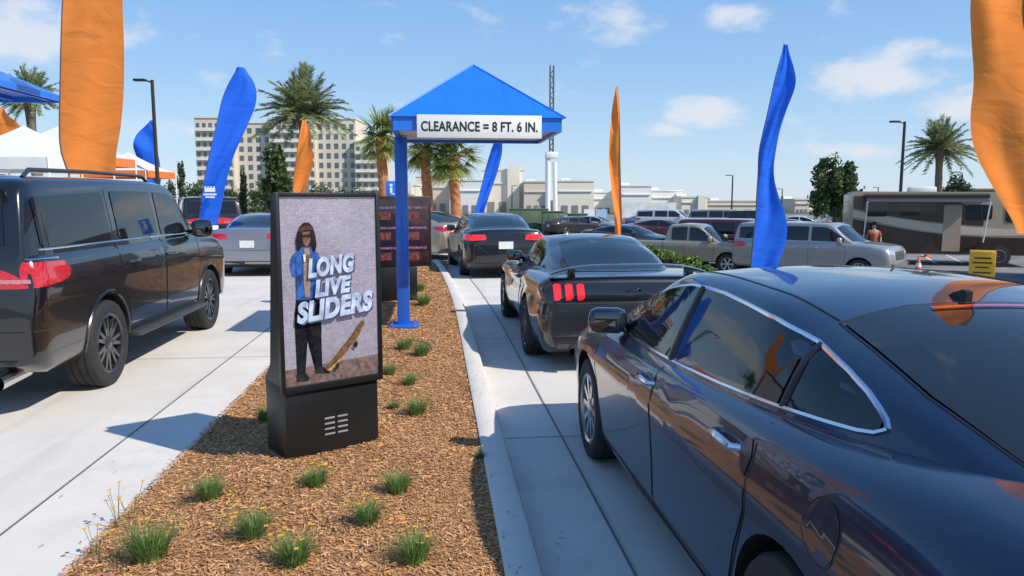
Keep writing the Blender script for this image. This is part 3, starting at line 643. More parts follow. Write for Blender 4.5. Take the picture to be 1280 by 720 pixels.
    ln=[('window_trim','',dlo,CHROME,'S',.010,True),('window_pillar','',[(bp+.01,B(bp)),(bp+.01,T(bp))],BLACK,'S',.018,False),('window_pillar','',[(-1.07,B(-1.07)),(-1.07,T(-1.07))],BLACK,'S',.014,False),
    ('door_gap','',[(1.155,.895),(1.15,.7),(1.08,.45),(1.0,.285)],BLACK,'S',.0035,False),('door_gap','',[(bp,.95),(bp,.285)],BLACK,'S',.0035,False),
    ('door_gap','',[(-1.14,1.01),(-1.155,.88),(-1.13,.72),(-1.05,.55),(-.98,.38),(-.9,.285)],BLACK,'S',.0035,False),('door_gap','',[(1.0,.285),(-.9,.285)],BLACK,'S',.0035,False),
    ('fuel_door_gap','',circ(-1.60,.86,.09,0,342,20),BLACK,'S',.0022,True),
    ('boot_gap','top',[(-.72,-2.42),(-.70,-2.1),(-.62,-2.0)],BLACK,'',.0035,False),('boot_gap','top',[(.72,-2.42),(.70,-2.1),(.62,-2.0)],BLACK,'',.0035,False),
    ('boot_gap','rear',[(-.72,.97),(-.70,.80),(-.45,.60),(.45,.60),(.70,.80),(.72,.97)],BLACK,'',.0035,False),
    ('rear_window_seal','top',[(-.54,-1.96),(-.25,-2.0),(.25,-2.0),(.54,-1.96),(.57,-1.5),(.53,-.97),(.25,-.91),(-.25,-.91),(-.53,-.97),(-.57,-1.5)],BLACK,'',.005,True),
    ('bonnet_gap','top',[(-.80,1.15),(-.78,1.6),(-.66,2.1)],BLACK,'',.0035,False),('bonnet_gap','top',[(.80,1.15),(.78,1.6),(.66,2.1)],BLACK,'',.0035,False),
    ('roof_gap','top',[(-.555,.45),(-.565,0),(-.56,-.5),(-.52,-.95)],BLACK,'',.005,False),('roof_gap','top',[(.555,.45),(.565,0),(.56,-.5),(.52,-.95)],BLACK,'',.005,False)]
    if rearlit:pt=[(a,b,c,(REDLIT if 'tail' in a else d),e,f) for a,b,c,d,e,f in pt]
    sp['patches']=pt;sp['lines']=ln;return sp
NAVY=paint('midnight navy paint',(.0025,.010,.036),.15,.3)
CX,CY=1.905,3.36
nav,nb=car('parked_car','dark navy blue sedan closest to the camera at lower right with chrome window trim','car',(CX,CY,0),0,sedan(),NAVY)
q=proj(nb,0,-.83,'top',0);MB().prism([(q.x-.012,q.y-.06,q.z-.02),(q.x-.012,q.y+.06,q.z-.01),(q.x-.012,q.y+.01,q.z+.018),(q.x-.012,q.y-.04,q.z+.034),(q.x-.012,q.y-.062,q.z+.028)],(.024,0,0)).build('antenna_fin',BLACK,nav)
def suv():
    top=[(-2.6,1.74),(-1,1.81),(0,1.81),(.5,1.79),(.80,1.62),(1.18,1.36)]
    bot=[(-2.6,1.35),(1.15,1.33)]
    sp=dict(yr=-2.80,yf=2.52,hw=1.0,zb=.36,tr=.40,ax=(-1.55,1.57),tum=.16,crown=.03,wsy=.75,rsy=-2.9,style='twin',tw=.28,gap=.055,er=.90,Rr=.18,ef=.80,Rf=.4,rs=.03,
    FS=[.90,.955,.975,.985,.992,1.0,.996,.985,.97,.94],
    zt=[(-2.80,.90),(-2.77,1.30),(-2.7,1.33),(1.1,1.33),(1.9,1.29),(2.38,1.22),(2.49,1.05),(2.52,.8)],
    zs=[(-2.80,.85),(-2.76,1.2),(-2.7,1.29),(1.1,1.28),(1.9,1.23),(2.35,1.13),(2.46,1.0),(2.52,.7)],
    zr=[(-2.78,1.25),(-2.74,1.42),(-2.65,1.80),(-2.56,1.90),(-2.3,1.93),(-1,1.95),(0,1.95),(.5,1.93),(.70,1.87),(1.42,1.28)],
    wb=[(-2.78,.88),(-2.6,.94),(-1,.95),(1.,.94),(1.4,.90)],mir=(1.0,1.32,.17),msz=(.12,.08,.11),handles=[(-.95,1.12),(.12,1.12)],hm='paint')
    pt=[('front_door_window','',rnd(between(top,bot,.0,1.06),.12,1),GLASS,'S',.006),('rear_door_window','',rnd(between(top,bot,-1.12,-.10,3),.06,1),GLASS,'S',.006),('quarter_window','',rnd(between(top,bot,-2.54,-1.30,3),.06,1),GLASS,'S',.006),
    ('windshield','top',[(-.80,1.30),(0,1.38),(.80,1.30),(.74,.76),(0,.72),(-.74,.76)],GLASS,'',.006),
    ('rear_window','rear',[(-.76,1.38),(.76,1.38),(.72,1.78),(-.72,1.78)],GLASS,'',.006),
    ('front_door','',[(-.04,1.27),(1.08,1.27),(1.12,.9),(1.02,.48),(-.04,.48)],'paint','S',.003),
    ('rear_door','',[(-.08,1.27),(-.08,.48),(-1.02,.48),(-1.12,.78),(-1.22,.92),(-1.22,1.27)],'paint','S',.003),
    ('tail_light','wrap',[(.0,1.05),(.9,1.05),(1.25,1.07),(1.38,1.10),(1.42,1.16),(1.34,1.235),(.9,1.25),(0,1.25)],RED,'M',.012),
    ('tail_light_lens','wrap',[(.45,1.09),(.95,1.09),(.95,1.12),(.45,1.12)],PINK,'M',.016),
    ('licence_plate','rear',[(-.16,.86),(.16,.86),(.16,1.0),(-.16,1.0)],PLATE,'',.014),
    ('rear_bumper_trim','rear',[(-.80,.40),(.80,.40),(.82,.50),(-.82,.50)],BLACK,'',.006),
    ('head_light','front',[(.50,.95),(.88,.97),(.86,1.10),(.52,1.08)],CLEAR,'M',.008),
    ('grille','front',[(-.45,.78),(.45,.78),(.46,1.05),(-.46,1.05)],M('grille grey',(.12,.12,.12),.3,.6),'',.008),
    ('lower_intake','front',[(-.6,.44),(.6,.44),(.6,.6),(-.6,.6)],BLACK,'',.006)]
    ln=[('window_trim','',[(-2.58,1.335),(1.08,1.318)],CHROME,'S',.009,False),('tail_light_trim','wrap',[(-1.30,1.262),(-.9,1.268),(.9,1.268),(1.30,1.262)],CHROME,'',.008,False),
    ('door_gap','',[(1.10,1.29),(1.14,.9),(1.04,.465)],BLACK,'S',.004,False),('door_gap','',[(-.06,1.30),(-.06,.465)],BLACK,'S',.004,False),
    ('door_gap','',[(-1.235,1.82),(-1.235,.95),(-1.14,.78),(-1.03,.465)],BLACK,'S',.004,False),('door_gap','',[(1.04,.465),(-1.03,.465)],BLACK,'S',.004,False),
    ('wheel_arch_lip','',circ(-1.55,.41,.475,0,180,18),'paint','S',.014,False),('wheel_arch_lip','',circ(1.57,.41,.475,0,180,18),'paint','S',.014,False),
    ('bumper_gap','wrap',[(-1.1,.72),(1.1,.72)],BLACK,'',.006,False),('bumper_gap','',[(-2.45,.70),(-2.02,.66)],BLACK,'S',.004,False)]
    sp['patches']=pt;sp['lines']=ln;return sp
BK=paint('gloss black paint',(.005,.005,.006),0,.25)
sv,sb=car('parked_car','gloss black luxury SUV with roof rails and wide red tail lights','car',(-4.0,8.72,0),0,suv(),BK,rim=DKALLOY)
for s in (-1,1):
    MB().tube([(s*.72,-2.35,1.90),(s*.72,-2.25,1.965),(s*.72,-1.2,1.985),(s*.72,.1,1.985),(s*.72,.25,1.92)],.018,8).build('roof_rail',M('roof rail grey',(.10,.10,.10),.3,.7),sv)
    MB().box((s*1.0,.0,.40),(.15,2.1,.05),bev=.015).build('running_board',M('running board grey',(.10,.10,.10),.4,.6),sv)
    MB().tube([(s*.72,-2.5,.36),(s*.72,-2.92,.35)],[.05,.058],20,False).build('exhaust_tip',CHROME,sv)
MB().box((0,-2.75,1.87),(1.4,.16,.03),bev=.01).build('roof_spoiler',BK,sv)
def coupe():
    top=[(-.95,1.10),(-.6,1.22),(-.2,1.275),(.1,1.265),(.4,1.17),(.75,1.0)];bot=[(-.95,1.02),(0,.98),(.75,.945)]
    sp=dict(yr=-2.42,yf=2.30,hw=.97,zb=.19,tr=.345,ax=(-1.36,1.36),tum=.52,crown=.05,wsy=.3,rsy=-.7,style='five',tw=.27,er=.88,Rr=.20,ef=.66,flare=.05,
    FS=[.86,.93,.965,.985,.995,.970,.965,.990,.985,.93],
    zt=[(-2.42,.84),(-2.38,1.0),(-2.3,1.03),(-1.9,1.04),(-1.4,1.02),(0,.96),(.9,.97),(1.7,.90),(2.1,.80),(2.24,.68),(2.30,.55)],
    zs=[(-2.42,.78),(-2.38,.94),(-2.2,.985),(-1.4,1.01),(-.4,.94),(.9,.90),(1.7,.85),(2.1,.74),(2.30,.5)],
    zr=[(-2.0,1.0),(-1.6,1.11),(-1.1,1.26),(-.6,1.36),(-.2,1.385),(.1,1.365),(.45,1.26),(1.1,.94)],
    wb=[(-2.0,.55),(-1.5,.66),(-.9,.77),(0,.81),(.6,.80),(1.1,.74)],mir=(.62,.98,.13),handles=[(-.45,.84)],hm='paint')
    pt=[('door_window','',between(top,bot,-.42,.72),GLASS,'S',.006),('quarter_window','',between(top,bot,-.90,-.50,5),GLASS,'S',.006),
    ('windshield','top',[(-.62,1.03),(0,1.10),(.62,1.03),(.5,.28),(0,.24),(-.5,.28)],GLASS,'',.006),
    ('rear_window','top',[(-.50,-1.86),(0,-1.92),(.50,-1.86),(.52,-1.3),(.46,-.72),(0,-.66),(-.46,-.72),(-.52,-1.3)],GLASS,'',.006),
    ('door','',[(-.42,.93),(.90,.90),(.92,.6),(.84,.30),(-.38,.30),(-.48,.6)],'paint','S',.003),
    ('tail_panel','rear',[(-.85,.78),(.85,.78),(.85,.965),(-.85,.965)],M('gloss black panel',(.01,.01,.01),.1,0,1),'',.005),
    ('licence_plate','rear',[(-.16,.46),(.16,.46),(.16,.62),(-.16,.62)],PLATE,'',.014),
    ('rear_diffuser','rear',[(-.74,.22),(.74,.22),(.80,.40),(-.80,.40)],BLACK,'',.007),
    ('side_marker','',[(-2.30,.62),(-2.16,.63),(-2.16,.67),(-2.30,.66)],RED,'S',.007),
    ('rocker_trim','',[(.92,.26),(.92,.20),(-.9,.20),(-.9,.26)],BLACK,'S',.004),
    ('head_light','front',[(.48,.60),(.84,.66),(.84,.74),(.50,.68)],CLEAR,'M',.008),('grille','front',[(-.5,.42),(.5,.42),(.5,.60),(-.5,.60)],BLACK,'',.008)]
    for k in range(3):
        x=.48+.115*k;pt.append(('tail_light_bar','rear',[(x,.82),(x+.03,.79),(x+.075,.79),(x+.085,.945),(x+.06,.96),(x+.01,.955)],REDLIT,'M',.016))
    ln=[('door_gap','',[(.92,.91),(.94,.6),(.86,.285)],BLACK,'S',.004,False),('door_gap','',[(-.45,1.0),(-.50,.6),(-.40,.285)],BLACK,'S',.004,False),('window_trim','',[(-.92,1.015),(-.2,.975),(.74,.94)],BLACK,'S',.008,False),
    ('bumper_gap','rear',[(-.84,.755),(.84,.755)],BLACK,'',.005,False),('boot_gap','rear',[(-.40,.78),(-.36,.64),(.36,.64),(.40,.78)],BLACK,'',.004,False)]
    sp['patches']=pt;sp['lines']=ln;return sp
MG=paint('dark magnetic grey paint',(.05,.05,.055),.6,.3)
mu,mbv=car('parked_car','dark grey coupe with black spoiler and triple bar red tail lights in the right lane','car',(1.93,9.55,0),0,coupe(),MG,rim=DKALLOY)
mu.scale=(1,1,.94)
mb=MB();mb.grid(lambda u,v:Vector(((u-.5)*1.62,-2.42+.20*v+.05*abs(2*u-1)**3,1.145-.10*abs(2*u-1)**4+.022*math.sin(v*PI)-.012*v)),21,5);mb.grid(lambda u,v:Vector(((u-.5)*1.62,-2.42+.20*v+.05*abs(2*u-1)**3,1.118-.10*abs(2*u-1)**4-.012*v)),21,3)
for s in (-1,1):mb.box((s*.60,-2.30,1.06),(.07,.12,.11),bev=.01)
mb.build('rear_spoiler',M('satin black spoiler',(.008,.008,.009),.25,0,.6),mu)
for s in (-1,1):MB().tube([(s*.58,-2.2,.27),(s*.58,-2.45,.265)],[.05,.055],20,False).build('exhaust_tip',CHROME,mu)
mb=MB();q=proj(mbv,0,.88,'rear',.012);mb.poly([(q.x+a*.08,q.y,q.z+b*.035) for a,b in [(-1,.1),(-.6,.5),(-.2,.45),(.3,.6),(.8,1),(1,.7),(.75,.5),(.6,.1),(1,-.4),(.5,-.2),(.1,-.1),(-.3,-.1),(-.7,-.7),(-.6,-.1),(-1,-.4)]]);bmesh.ops.triangulate(mb.bm,faces=mb.bm.faces);mb.build('boot_badge',CHROME,mu,0)
SIL=paint('silver grey paint',(.26,.28,.32),.6,.35);BLK2=paint('black sedan paint',(.010,.010,.012),.3,.3);BEI=paint('champagne paint',(.42,.37,.28),.5,.35)
car('parked_car','silver grey sedan with red tail lights ahead of the black SUV in the left lane','car',(-4.15,19.6,0),R(-1),sedan(),SIL)
car('parked_car','black sedan with lit red tail lights ahead of the grey coupe','car',(1.35,18.6,0),R(4),sedan(True),BLK2,rim=DKALLOY)
p=G(556,326,0);car('parked_car','champagne beige sedan just right of the menu board behind the canopy post','car',(p.x-.9,p.y+2.2,0),R(38),sedan(),BEI)
p=P(262,280,27);car('parked_car','dark minivan ahead of the silver sedan, beside the leaning blue flag','car',(p.x,p.y-.3,-.1),R(20),suv(),paint('dark maroon paint',(.012,.008,.010)))
def pickup():
    s=suv();top=[(-.62,1.66),(-.2,1.70),(.35,1.68),(.6,1.56),(1.05,1.24)];bot=[(-.7,1.2),(1.1,1.18)]
    s.update(hw=.95,zb=.42,er=.95,Rr=.1,zt=[(-2.80,1.12),(-2.7,1.18),(-.8,1.18),(1.1,1.17),(1.9,1.12),(2.35,1.02),(2.52,.8)],zs=[(-2.80,1.08),(-2.7,1.15),(1.1,1.14),(1.9,1.06),(2.3,.96),(2.52,.7)],
    zr=[(-.86,1.12),(-.82,1.5),(-.72,1.76),(-.2,1.82),(.3,1.80),(.52,1.72),(1.3,1.12)],wb=[(-.86,.80),(1.3,.82)],mir=(.95,1.22,.16),handles=[(-.1,1.02)],tr=.38,wsy=.6,rsy=-.95,style='fat')
    s['patches']=[('door_window','',rnd(between(top,bot,.08,1.0,6),.1,1),GLASS,'S',.006),('cab_window','',rnd(between(top,bot,-.60,.0,5),.1,1),GLASS,'S',.006),
    ('windshield','top',[(-.70,1.22),(0,1.28),(.70,1.22),(.62,.58),(0,.54),(-.62,.58)],GLASS,'',.006),
    ('truck_bed','top',[(-.78,-2.68),(.78,-2.68),(.78,-.92),(-.78,-.92)],LINER,'',.006),
    ('head_light','front',[(.52,.86),(.86,.88),(.84,1.0),(.54,.98)],CLEAR,'M',.008),('grille','front',[(-.48,.74),(.48,.74),(.48,1.0),(-.48,1.0)],M('grille grey',(.12,.12,.12),.3,.6),'',.008),
    ('front_bumper','front',[(-.85,.48),(.85,.48),(.85,.66),(-.85,.66)],CHROME,'',.02),('door','',[(-.02,1.12),(1.04,1.12),(1.06,.8),(1.0,.52),(-.02,.52)],'paint','S',.003)]
    s['lines']=[('door_gap','',[(1.06,1.12),(1.08,.8),(1.02,.5)],BLACK,'S',.006,False),('door_gap','',[(-.05,1.2),(-.05,.5)],BLACK,'S',.006,False),('bed_gap','',[(-.88,1.15),(-.88,.5)],BLACK,'S',.012,False),('side_stripe','',[(-2.6,.78),(-1.95,.78)],BLACK,'S',.01,False)]
    return s
def lotcar(px,py,heading,*a,**k):
    p=G(px,py,LOT+.03);return car(a[0],a[1],a[2],(p.x,p.y,LOT+.03),heading,*a[3:],**k)
sb2=suv();sb2['patches']+=[('front_bumper','front',[(-.86,.46),(.86,.46),(.86,.68),(-.86,.68)],CHROME,'',.02)]
lotcar(1024,348,R(-138),'parked_car','silver old full size SUV parked on the lot right of the tall blue flag','car',sb2,paint('pewter paint',(.36,.35,.33),.4,.4))
lotcar(932,334,R(-138),'parked_car','burgundy SUV parked between the silver SUV and the tan pickup','car',suv(),paint('burgundy paint',(.14,.018,.02)))
lotcar(866,338,R(-128),'parked_truck','tan pickup truck parked behind the dark grey coupe','pickup',pickup(),paint('tan gold paint',(.36,.31,.23),.4,.4))
lotcar(783,314,R(-135),'parked_car','dark charcoal sedan parked right behind the narrow orange flag','car',sedan(),paint('charcoal paint',(.03,.032,.036)))
far=[(716,293,-60,'black','far black sedan parked beyond the road left of the narrow orange flag',sedan,(.015,.015,.017)),(742,291,-120,'w','far silver sedan partly behind the narrow orange flag base',sedan,(.35,.36,.37)),(828,300,-125,'r','far dark red sedan just left of the tan pickup',sedan,(.12,.02,.02)),(838,291,-120,'wh','far white SUV behind the tan pickup',suv,(.6,.6,.6)),(905,292,-115,'bl','far grey SUV above the burgundy SUV',suv,(.2,.21,.23)),(958,296,-120,'bb','far black SUV just right of the tall blue flag',suv,(.012,.012,.014)),(1000,291,-120,'w2','far white sedan behind the silver SUV roof',sedan,(.65,.65,.64)),(812,287,-90,'t','far blue sedan in the back row of the lot',sedan,(.04,.08,.2)),(870,287,-90,'t2','far pale gold sedan in the back row of the lot',sedan,(.4,.36,.28)),(1085,296,-100,'t3','far dark SUV left of the brown motorhome',suv,(.03,.03,.03))]
for px,py,hd,nm,lb,fn,c in far:
    lotcar(px,py,R(hd),'parked_car',lb,'car',fn(),paint('far paint '+nm,c,.3,.4),group='cars parked on the far lot',detail=False)
# ------------------------------------------------------------ motorhome
p=G(1196,334,LOT);RV=empty('motorhome','brown and tan motorhome with an awning parked on the lot at the right','motorhome',(p.x,p.y+1.5,LOT+.03),R(-24))
TAN=M('rv tan',(.40,.31,.21),.4,0,.4,.05,2);BRN=M('rv brown',(.05,.028,.018),.35,.1,.5,.1,2);CRM=M('rv cream',(.58,.50,.38),.4,0,.4,.05)
Lr=7.0
mb=MB();mb.prism([(-Lr/2,-1.2,.45),(-Lr/2+.0,-1.2,2.9),(-Lr/2+.2,-1.2,3.05),(Lr/2-.3,-1.2,3.0),(Lr/2,-1.2,2.8),(Lr/2+.1,-1.2,.45)],(0,2.4,0));mb.build('body',TAN,RV)
def arc_(a0,z0_,a1,z1_,k,n=14):
    return [(a0+(a1-a0)*t/n,z0_+(z1_-z0_)*(t/n)+k*math.sin(PI*t/n)) for t in range(n+1)]
def sw_(name,pts,m,off):MB().prism([(a*.93,-1.2-off,b) for a,b in pts][::-1],(0,off-.001,0)).build(name,m,RV,0)
sw_('lower_panel',[(-3.6,.5),(3.7,.5)]+arc_(3.7,1.2,-3.6,1.9,-.25),BRN,.006)
sw_('swoosh',arc_(-3.6,2.0,3.7,1.3,-.30)+arc_(3.7,1.5,-3.6,2.25,-.18),CRM,.009)
sw_('upper_band',arc_(-3.6,2.32,1.6,1.65,-.12)+arc_(1.6,2.1,-.8,2.86,.2)+[(-3.6,2.86)],BRN,.012)
for (a,b,c,d) in [(-3.1,2.0,.9,.6),(-1.7,2.05,.8,.5),(.9,1.9,1.0,.6),(2.4,1.8,1.0,.75)]:sw_('window',rnd([(a,b),(a+c,b),(a+c,b+d),(a,b+d)],.1,1),GLASS,.02)
sw_('entry_door',[(.05,.6),(.75,.6),(.75,2.5),(.05,2.5)],TAN,.016)
MB().tube([(-3.0,-1.30,2.85),(1.6,-1.30,2.85)],.09,10).build('awning_roll',BRN,RV)
MB().grid(lambda u,v:Vector((-2.9+4.4*u,-1.32-.6*v,2.82-.20*v)),8,5).build('awning',BRN,RV,0)
for x in (-2.9,1.5):MB().tube([(x,-1.9,2.62),(x,-1.25,1.0)],.03,6).build('awning_arm',WH,RV)
MB().box((-.6,0,3.12),(1,.8,.25),bev=.05).build('roof_air_unit',WH,RV)
for x in (-2.0,2.1):
    for s in (-1,1):
        t=MB().lathe([(.05,-.14),(.28,-.14),(.42,-.13),(.44,-.09),(.44,.09),(.42,.13),(.28,.14),(.05,.14)],(x,s*1.08,.44),'y',28).build('wheel',RUBBER,RV)
        MB().lathe([(.27,s*.145),(.1,s*.12),(.0001,s*.12)],(x,s*1.08,.44),'y',20).build('rim',ALLOY,t)
p=G(1268,356,LOT);TR=empty('delivery_truck','white box truck with a dark lower body cut off by the right photo edge','truck',(p.x+1.35,p.y-.5,LOT+.03),R(-41))
MB().box((.3,1.5,1.75),(2.3,4.6,1.6),bev=.04).build('cargo_box',WH,TR);MB().box((.3,1.5,.62),(2.34,4.64,.6),bev=.03).build('chassis',BLACK,TR)
MB().lathe([(.16,0),(.16,.01)],(-.65,-.82,1.95),'y',24,True).build('emblem',BL,TR)
MB().box((-.65,-.81,1.4),(.3,.01,.10)).build('emblem_band',BL,TR,0)
for x in (-.6,1.1):
    for y in (0,3):
        MB().lathe([(.05,-.12),(.3,-.12),(.38,-.10),(.4,-.06),(.4,.06),(.38,.10),(.3,.12),(.05,.12)],(x,y,.4),'x',24).build('wheel',RUBBER,TR)
# ------------------------------------------------------------ flags
def cloth(name,col,tcol):
    m=bpy.data.materials.new(name);m.use_nodes=True;nt=m.node_tree;N=nt.nodes;L=nt.links
    tc=N.new('ShaderNodeTexCoord');mp=N.new('ShaderNodeMapping');mp.inputs['Rotation'].default_value=(0,R(50),0);mp.inputs['Scale'].default_value=(1,1,2.5);L.new(tc.outputs['Object'],mp.inputs[0])
    n=N.new('ShaderNodeTexNoise');n.inputs['Scale'].default_value=1.3;n.inputs['Detail'].default_value=3;n.inputs['Distortion'].default_value=.8;L.new(mp.outputs[0],n.inputs['Vector'])
    bp=N.new('ShaderNodeBump');bp.inputs['Strength'].default_value=.35;bp.inputs['Distance'].default_value=.08;L.new(n.outputs[0],bp.inputs['Height'])
    r=N.new('ShaderNodeMapRange');r.inputs[1].default_value=.3;r.inputs[2].default_value=.7;L.new(n.outputs[0],r.inputs[0])
    x=N.new('ShaderNodeMix');x.data_type='RGBA';L.new(r.outputs[0],x.inputs[0]);x.inputs[6].default_value=(*[v*.92 for v in col],1);x.inputs[7].default_value=(*col,1)
    d=N.new('ShaderNodeBsdfDiffuse');L.new(x.outputs[2],d.inputs[0]);L.new(bp.outputs[0],d.inputs['Normal'])
    t=N.new('ShaderNodeBsdfTranslucent');t.inputs[0].default_value=(*tcol,1);L.new(bp.outputs[0],t.inputs['Normal'])
    a=N.new('ShaderNodeMixShader');a.inputs[0].default_value=.25;L.new(d.outputs[0],a.inputs[1]);L.new(t.outputs[0],a.inputs[2]);L.new(a.outputs[0],N['Material Output'].inputs[0])
    N.remove(N['Principled BSDF']);return m
ORG=cloth('orange flag cloth',(1.,.30,.065),(1.,.36,.08));BLU=cloth('blue flag cloth',(.035,.17,.85),(.05,.25,1.));POLE=M('flag pole',(.10,.10,.11),.4,.3)
def flag(label,Z,sl,mat,side,gz=0.,amp=.10,seed=0,logo=False,group='feather flags around the drive-through'):
    f0=P((sl[-1][1]+sl[-1][2])/2,sl[-1][0],Z);root=empty('feather_flag',label,'flag',(f0.x,f0.y,gz),0,group)
    inv=Vector((f0.x,f0.y,gz));pys=[s[0] for s in sl];l=[s[1] for s in sl];r=[s[2] for s in sl];rg=random.Random(seed);ph=rg.random()*6
    hs=(pys[-1]-pys[0])/90;off=np.linspace(-4*hs,4*hs,7)
    def fn(u,v):
        py=pys[0]+(pys[-1]-pys[0])*v;a=float(np.mean(np.interp(py+off,pys,l)));b=float(np.mean(np.interp(py+off,pys,r)))
        q=P(a+(b-a)*u,py,Z);e=(u if side=='L' else 1-u)**.8
        wv=v+.30*(u-.5)*(1 if side=='L' else -1)
        dd=amp*e*(math.sin(wv*7+ph)+.40*math.sin(wv*15+ph*2+1.5*math.sin(v*4))+.25*math.sin(u*7+v*3+ph))
        dd+=amp*.30*(1-abs(2*u-1))*(math.sin(wv*11+ph+2*u)**2)
        return q-inv+FH*dd
    MB().grid(fn,24,110).build('flag_cloth',mat,root,180)
    pl=[]
    for k in range(30):
        v=k/29;q=fn(0 if side=='L' else 1,v);pl.append(q)
    d=(pl[-1]-pl[-4])
    if d.z>-.01:d=Vector((0,0,-1))
    d/=abs(d.z);d.x*=.4;d.y*=.4
    pl.append(pl[-1]+d*(pl[-1].z))
    MB().tube(pl,[.006+.008*k/len(pl) for k in range(len(pl))],8).build('pole',POLE,root)
    MB().lathe([(.16,0),(.16,.02),(.04,.05),(.03,.25)],(pl[-1].x,pl[-1].y,0),n=16,close=True).build('ground_base',POLE,root)
    if logo:
        a=float(np.interp(logo,pys,l));b=float(np.interp(logo,pys,r));q=P((a+b)/2,logo,Z)-inv-FH*(amp*1.5+.02);wd=(b-a)*Z/F*.6
        mb=MB()
        def rc(x0,z0,x1,z1):mb.poly([q+RH*x0*wd+Vector((0,0,z0*wd)),q+RH*x1*wd+Vector((0,0,z0*wd)),q+RH*x1*wd+Vector((0,0,z1*wd)),q+RH*x0*wd+Vector((0,0,z1*wd))])
        rc(-.4,0,.4,.3)
        for k in range(4):rc(-.4+.22*k,.3,-.28+.22*k,.42)
        rc(-.5,-.25,.5,-.12);rc(-.35,-.45,.35,-.33)
        mb.build('flag_emblem',WH,root,0)
    return root
flag('tall orange feather flag behind the roof of the black SUV',12.,[(-170,140,150),(-140,118,162),(-100,98,164),(-50,82,160),(0,78,157),(60,76,155),(120,75,152),(160,74,149),(200,76,143),(218,90,146)],ORG,'L',0,.08,1)
flag('blue feather flag with small white emblem leaning right above the silver sedan',20.,[(84,298,302),(95,291,311),(105,285,318),(125,277,320),(150,272,310),(180,265,300),(210,258,290),(240,253,280),(265,250,273),(282,249,268)],BLU,'L',0,.13,2,logo=240)
flag('small distant blue flag just right of the white tents',45.,[(150,188,191),(165,172,194),(185,168,196),(205,172,200),(225,178,201),(240,184,199)],BLU,'R',LOT,.2,3)
flag('small distant orange flag in front of the hotel and date palm',44.,[(150,378,382),(170,374,390),(190,371,392),(210,368,390),(242,366,380)],ORG,'L',LOT,.2,4)
flag('leaning blue flag between the canopy and the far shops',35.,[(170,620,628),(190,613,628),(215,606,622),(240,600,613),(262,594,606),(280,593,604)],BLU,'L',0,.2,5)
flag('narrow orange flag standing behind the grey coupe near the crane',20.,[(108,770,772),(130,766,774),(160,763,775),(200,761,775),(240,764,776),(275,768,777),(300,769,776)],ORG,'R',-.3,.10,6)
flag('tall twisting blue flag in front of the parked silver SUV',13.5,[(55,981,984),(75,975,990),(92,970,994),(110,966,992),(130,962,982),(160,955,974),(190,948,970),(215,948,967),(240,946,972),(270,945,984),(295,942,985),(315,940,979),(340,938,968)],BLU,'L',-.5,.10,7)
flag('large orange flag at the top right corner nearest the camera',7.5,[(-190,1270,1300),(-140,1240,1302),(-60,1215,1296),(0,1207,1278),(30,1212,1280),(60,1216,1286),(100,1222,1290),(150,1215,1292),(190,1220,1296),(230,1240,1300),(260,1256,1302),(292,1274,1306)],ORG,'R',-.4,.07,8)
flag('small orange flag tip showing below the blue roof at the left edge',26.,[(135,-3,5),(150,-8,20),(168,-6,32),(200,-4,30)],ORG,'L',0,.12,9)
# ------------------------------------------------------------ blue store canopy left, tents
p=P(83,129,14.5);CN=empty('store_canopy','bright blue hipped canopy roof entering the photo at the upper left edge','canopy',(p.x-2.6,p.y-2.6,0),0)
zc=p.z
cs=[(-2.6,-2.4),(2.6,-2.4),(2.6,2.6),(-2.6,2.6)];mb=MB()
for i in range(4):mb.poly([(*cs[i],zc+.10),(*cs[(i+1)%4],zc+.10),(0,.1,zc+1.35)])
mb.build('roof',BL,CN,0)
mb=MB();mb.box((0,-2.4,zc+.05),(5.2,.04,.10));mb.box((2.6,.1,zc+.05),(.04,4.9,.10));mb.box((-2.6,.1,zc+.05),(.04,4.9,.10));mb.box((0,2.6,zc+.05),(5.2,.04,.10));mb.build('fascia',BL,CN,0)
mb=MB()
for k in range(8):mb.box((-2.4+.68*k,.1,zc+.05),(.05,4.8,.06))
mb.build('rafters',BLD,CN,0)
MB().poly([(-2.55,-2.35,zc+.09),(2.55,-2.35,zc+.09),(2.55,2.55,zc+.09),(-2.55,2.55,zc+.09)]).build('soffit',BLD,CN,0)
for x in (-2.3,):MB().box((x,2.2,zc/2),(.15,.15,zc),bev=.01).build('post',BLD,CN)
TW=M('tent white fabric',(.78,.78,.77),.8,0,0,.05,2,trans=.2);TO=M('tent orange fabric',(.8,.18,.04),.8)
def tent(px,py,Z,w_,label,vm):
    p=P(px,py,Z);t=empty('pop_up_tent',label,'tent',(p.x,p.y,0),R(-6),'white pop up tents by the store');h=w_/2;ze=p.z-.9*w_/3
    c4=[(-h,-h),(h,-h),(h,h),(-h,h)];mb=MB()
    for i in range(4):
        a=Vector((*c4[i],ze));b=Vector((*c4[(i+1)%4],ze));ap=Vector((0,0,p.z))
        def fn(u,v,a=a,b=b,ap=ap):
            q=a.lerp(b,u).lerp(ap,v);q.z-=.10*math.sin(v*PI);return q
        mb.grid(fn,8,8)
    bmesh.ops.remove_doubles(mb.bm,verts=mb.bm.verts,dist=.001)
    mb.build('tent_roof',TW,t)
    for i in range(4):
        a=Vector((*c4[i],ze));b=Vector((*c4[(i+1)%4],ze));MB().grid(lambda u,v,a=a,b=b:a.lerp(b,u)-Vector((0,0,.35*v)),6,2).build('valance',vm,t,0)
    for c in c4:MB().tube([(*c,0),(*c,ze)],.03,6).build('leg',WH,t)
tent(30,157,24,3.6,'white pop up tent at the left edge under the blue canopy roof',TW)
tent(72,158,30,4.0,'white pop up tent with orange valance behind the tall orange flag',TO)
tent(160,190,40,3.4,'small white pop up tent with orange valance left of the distant blue flag',TO)
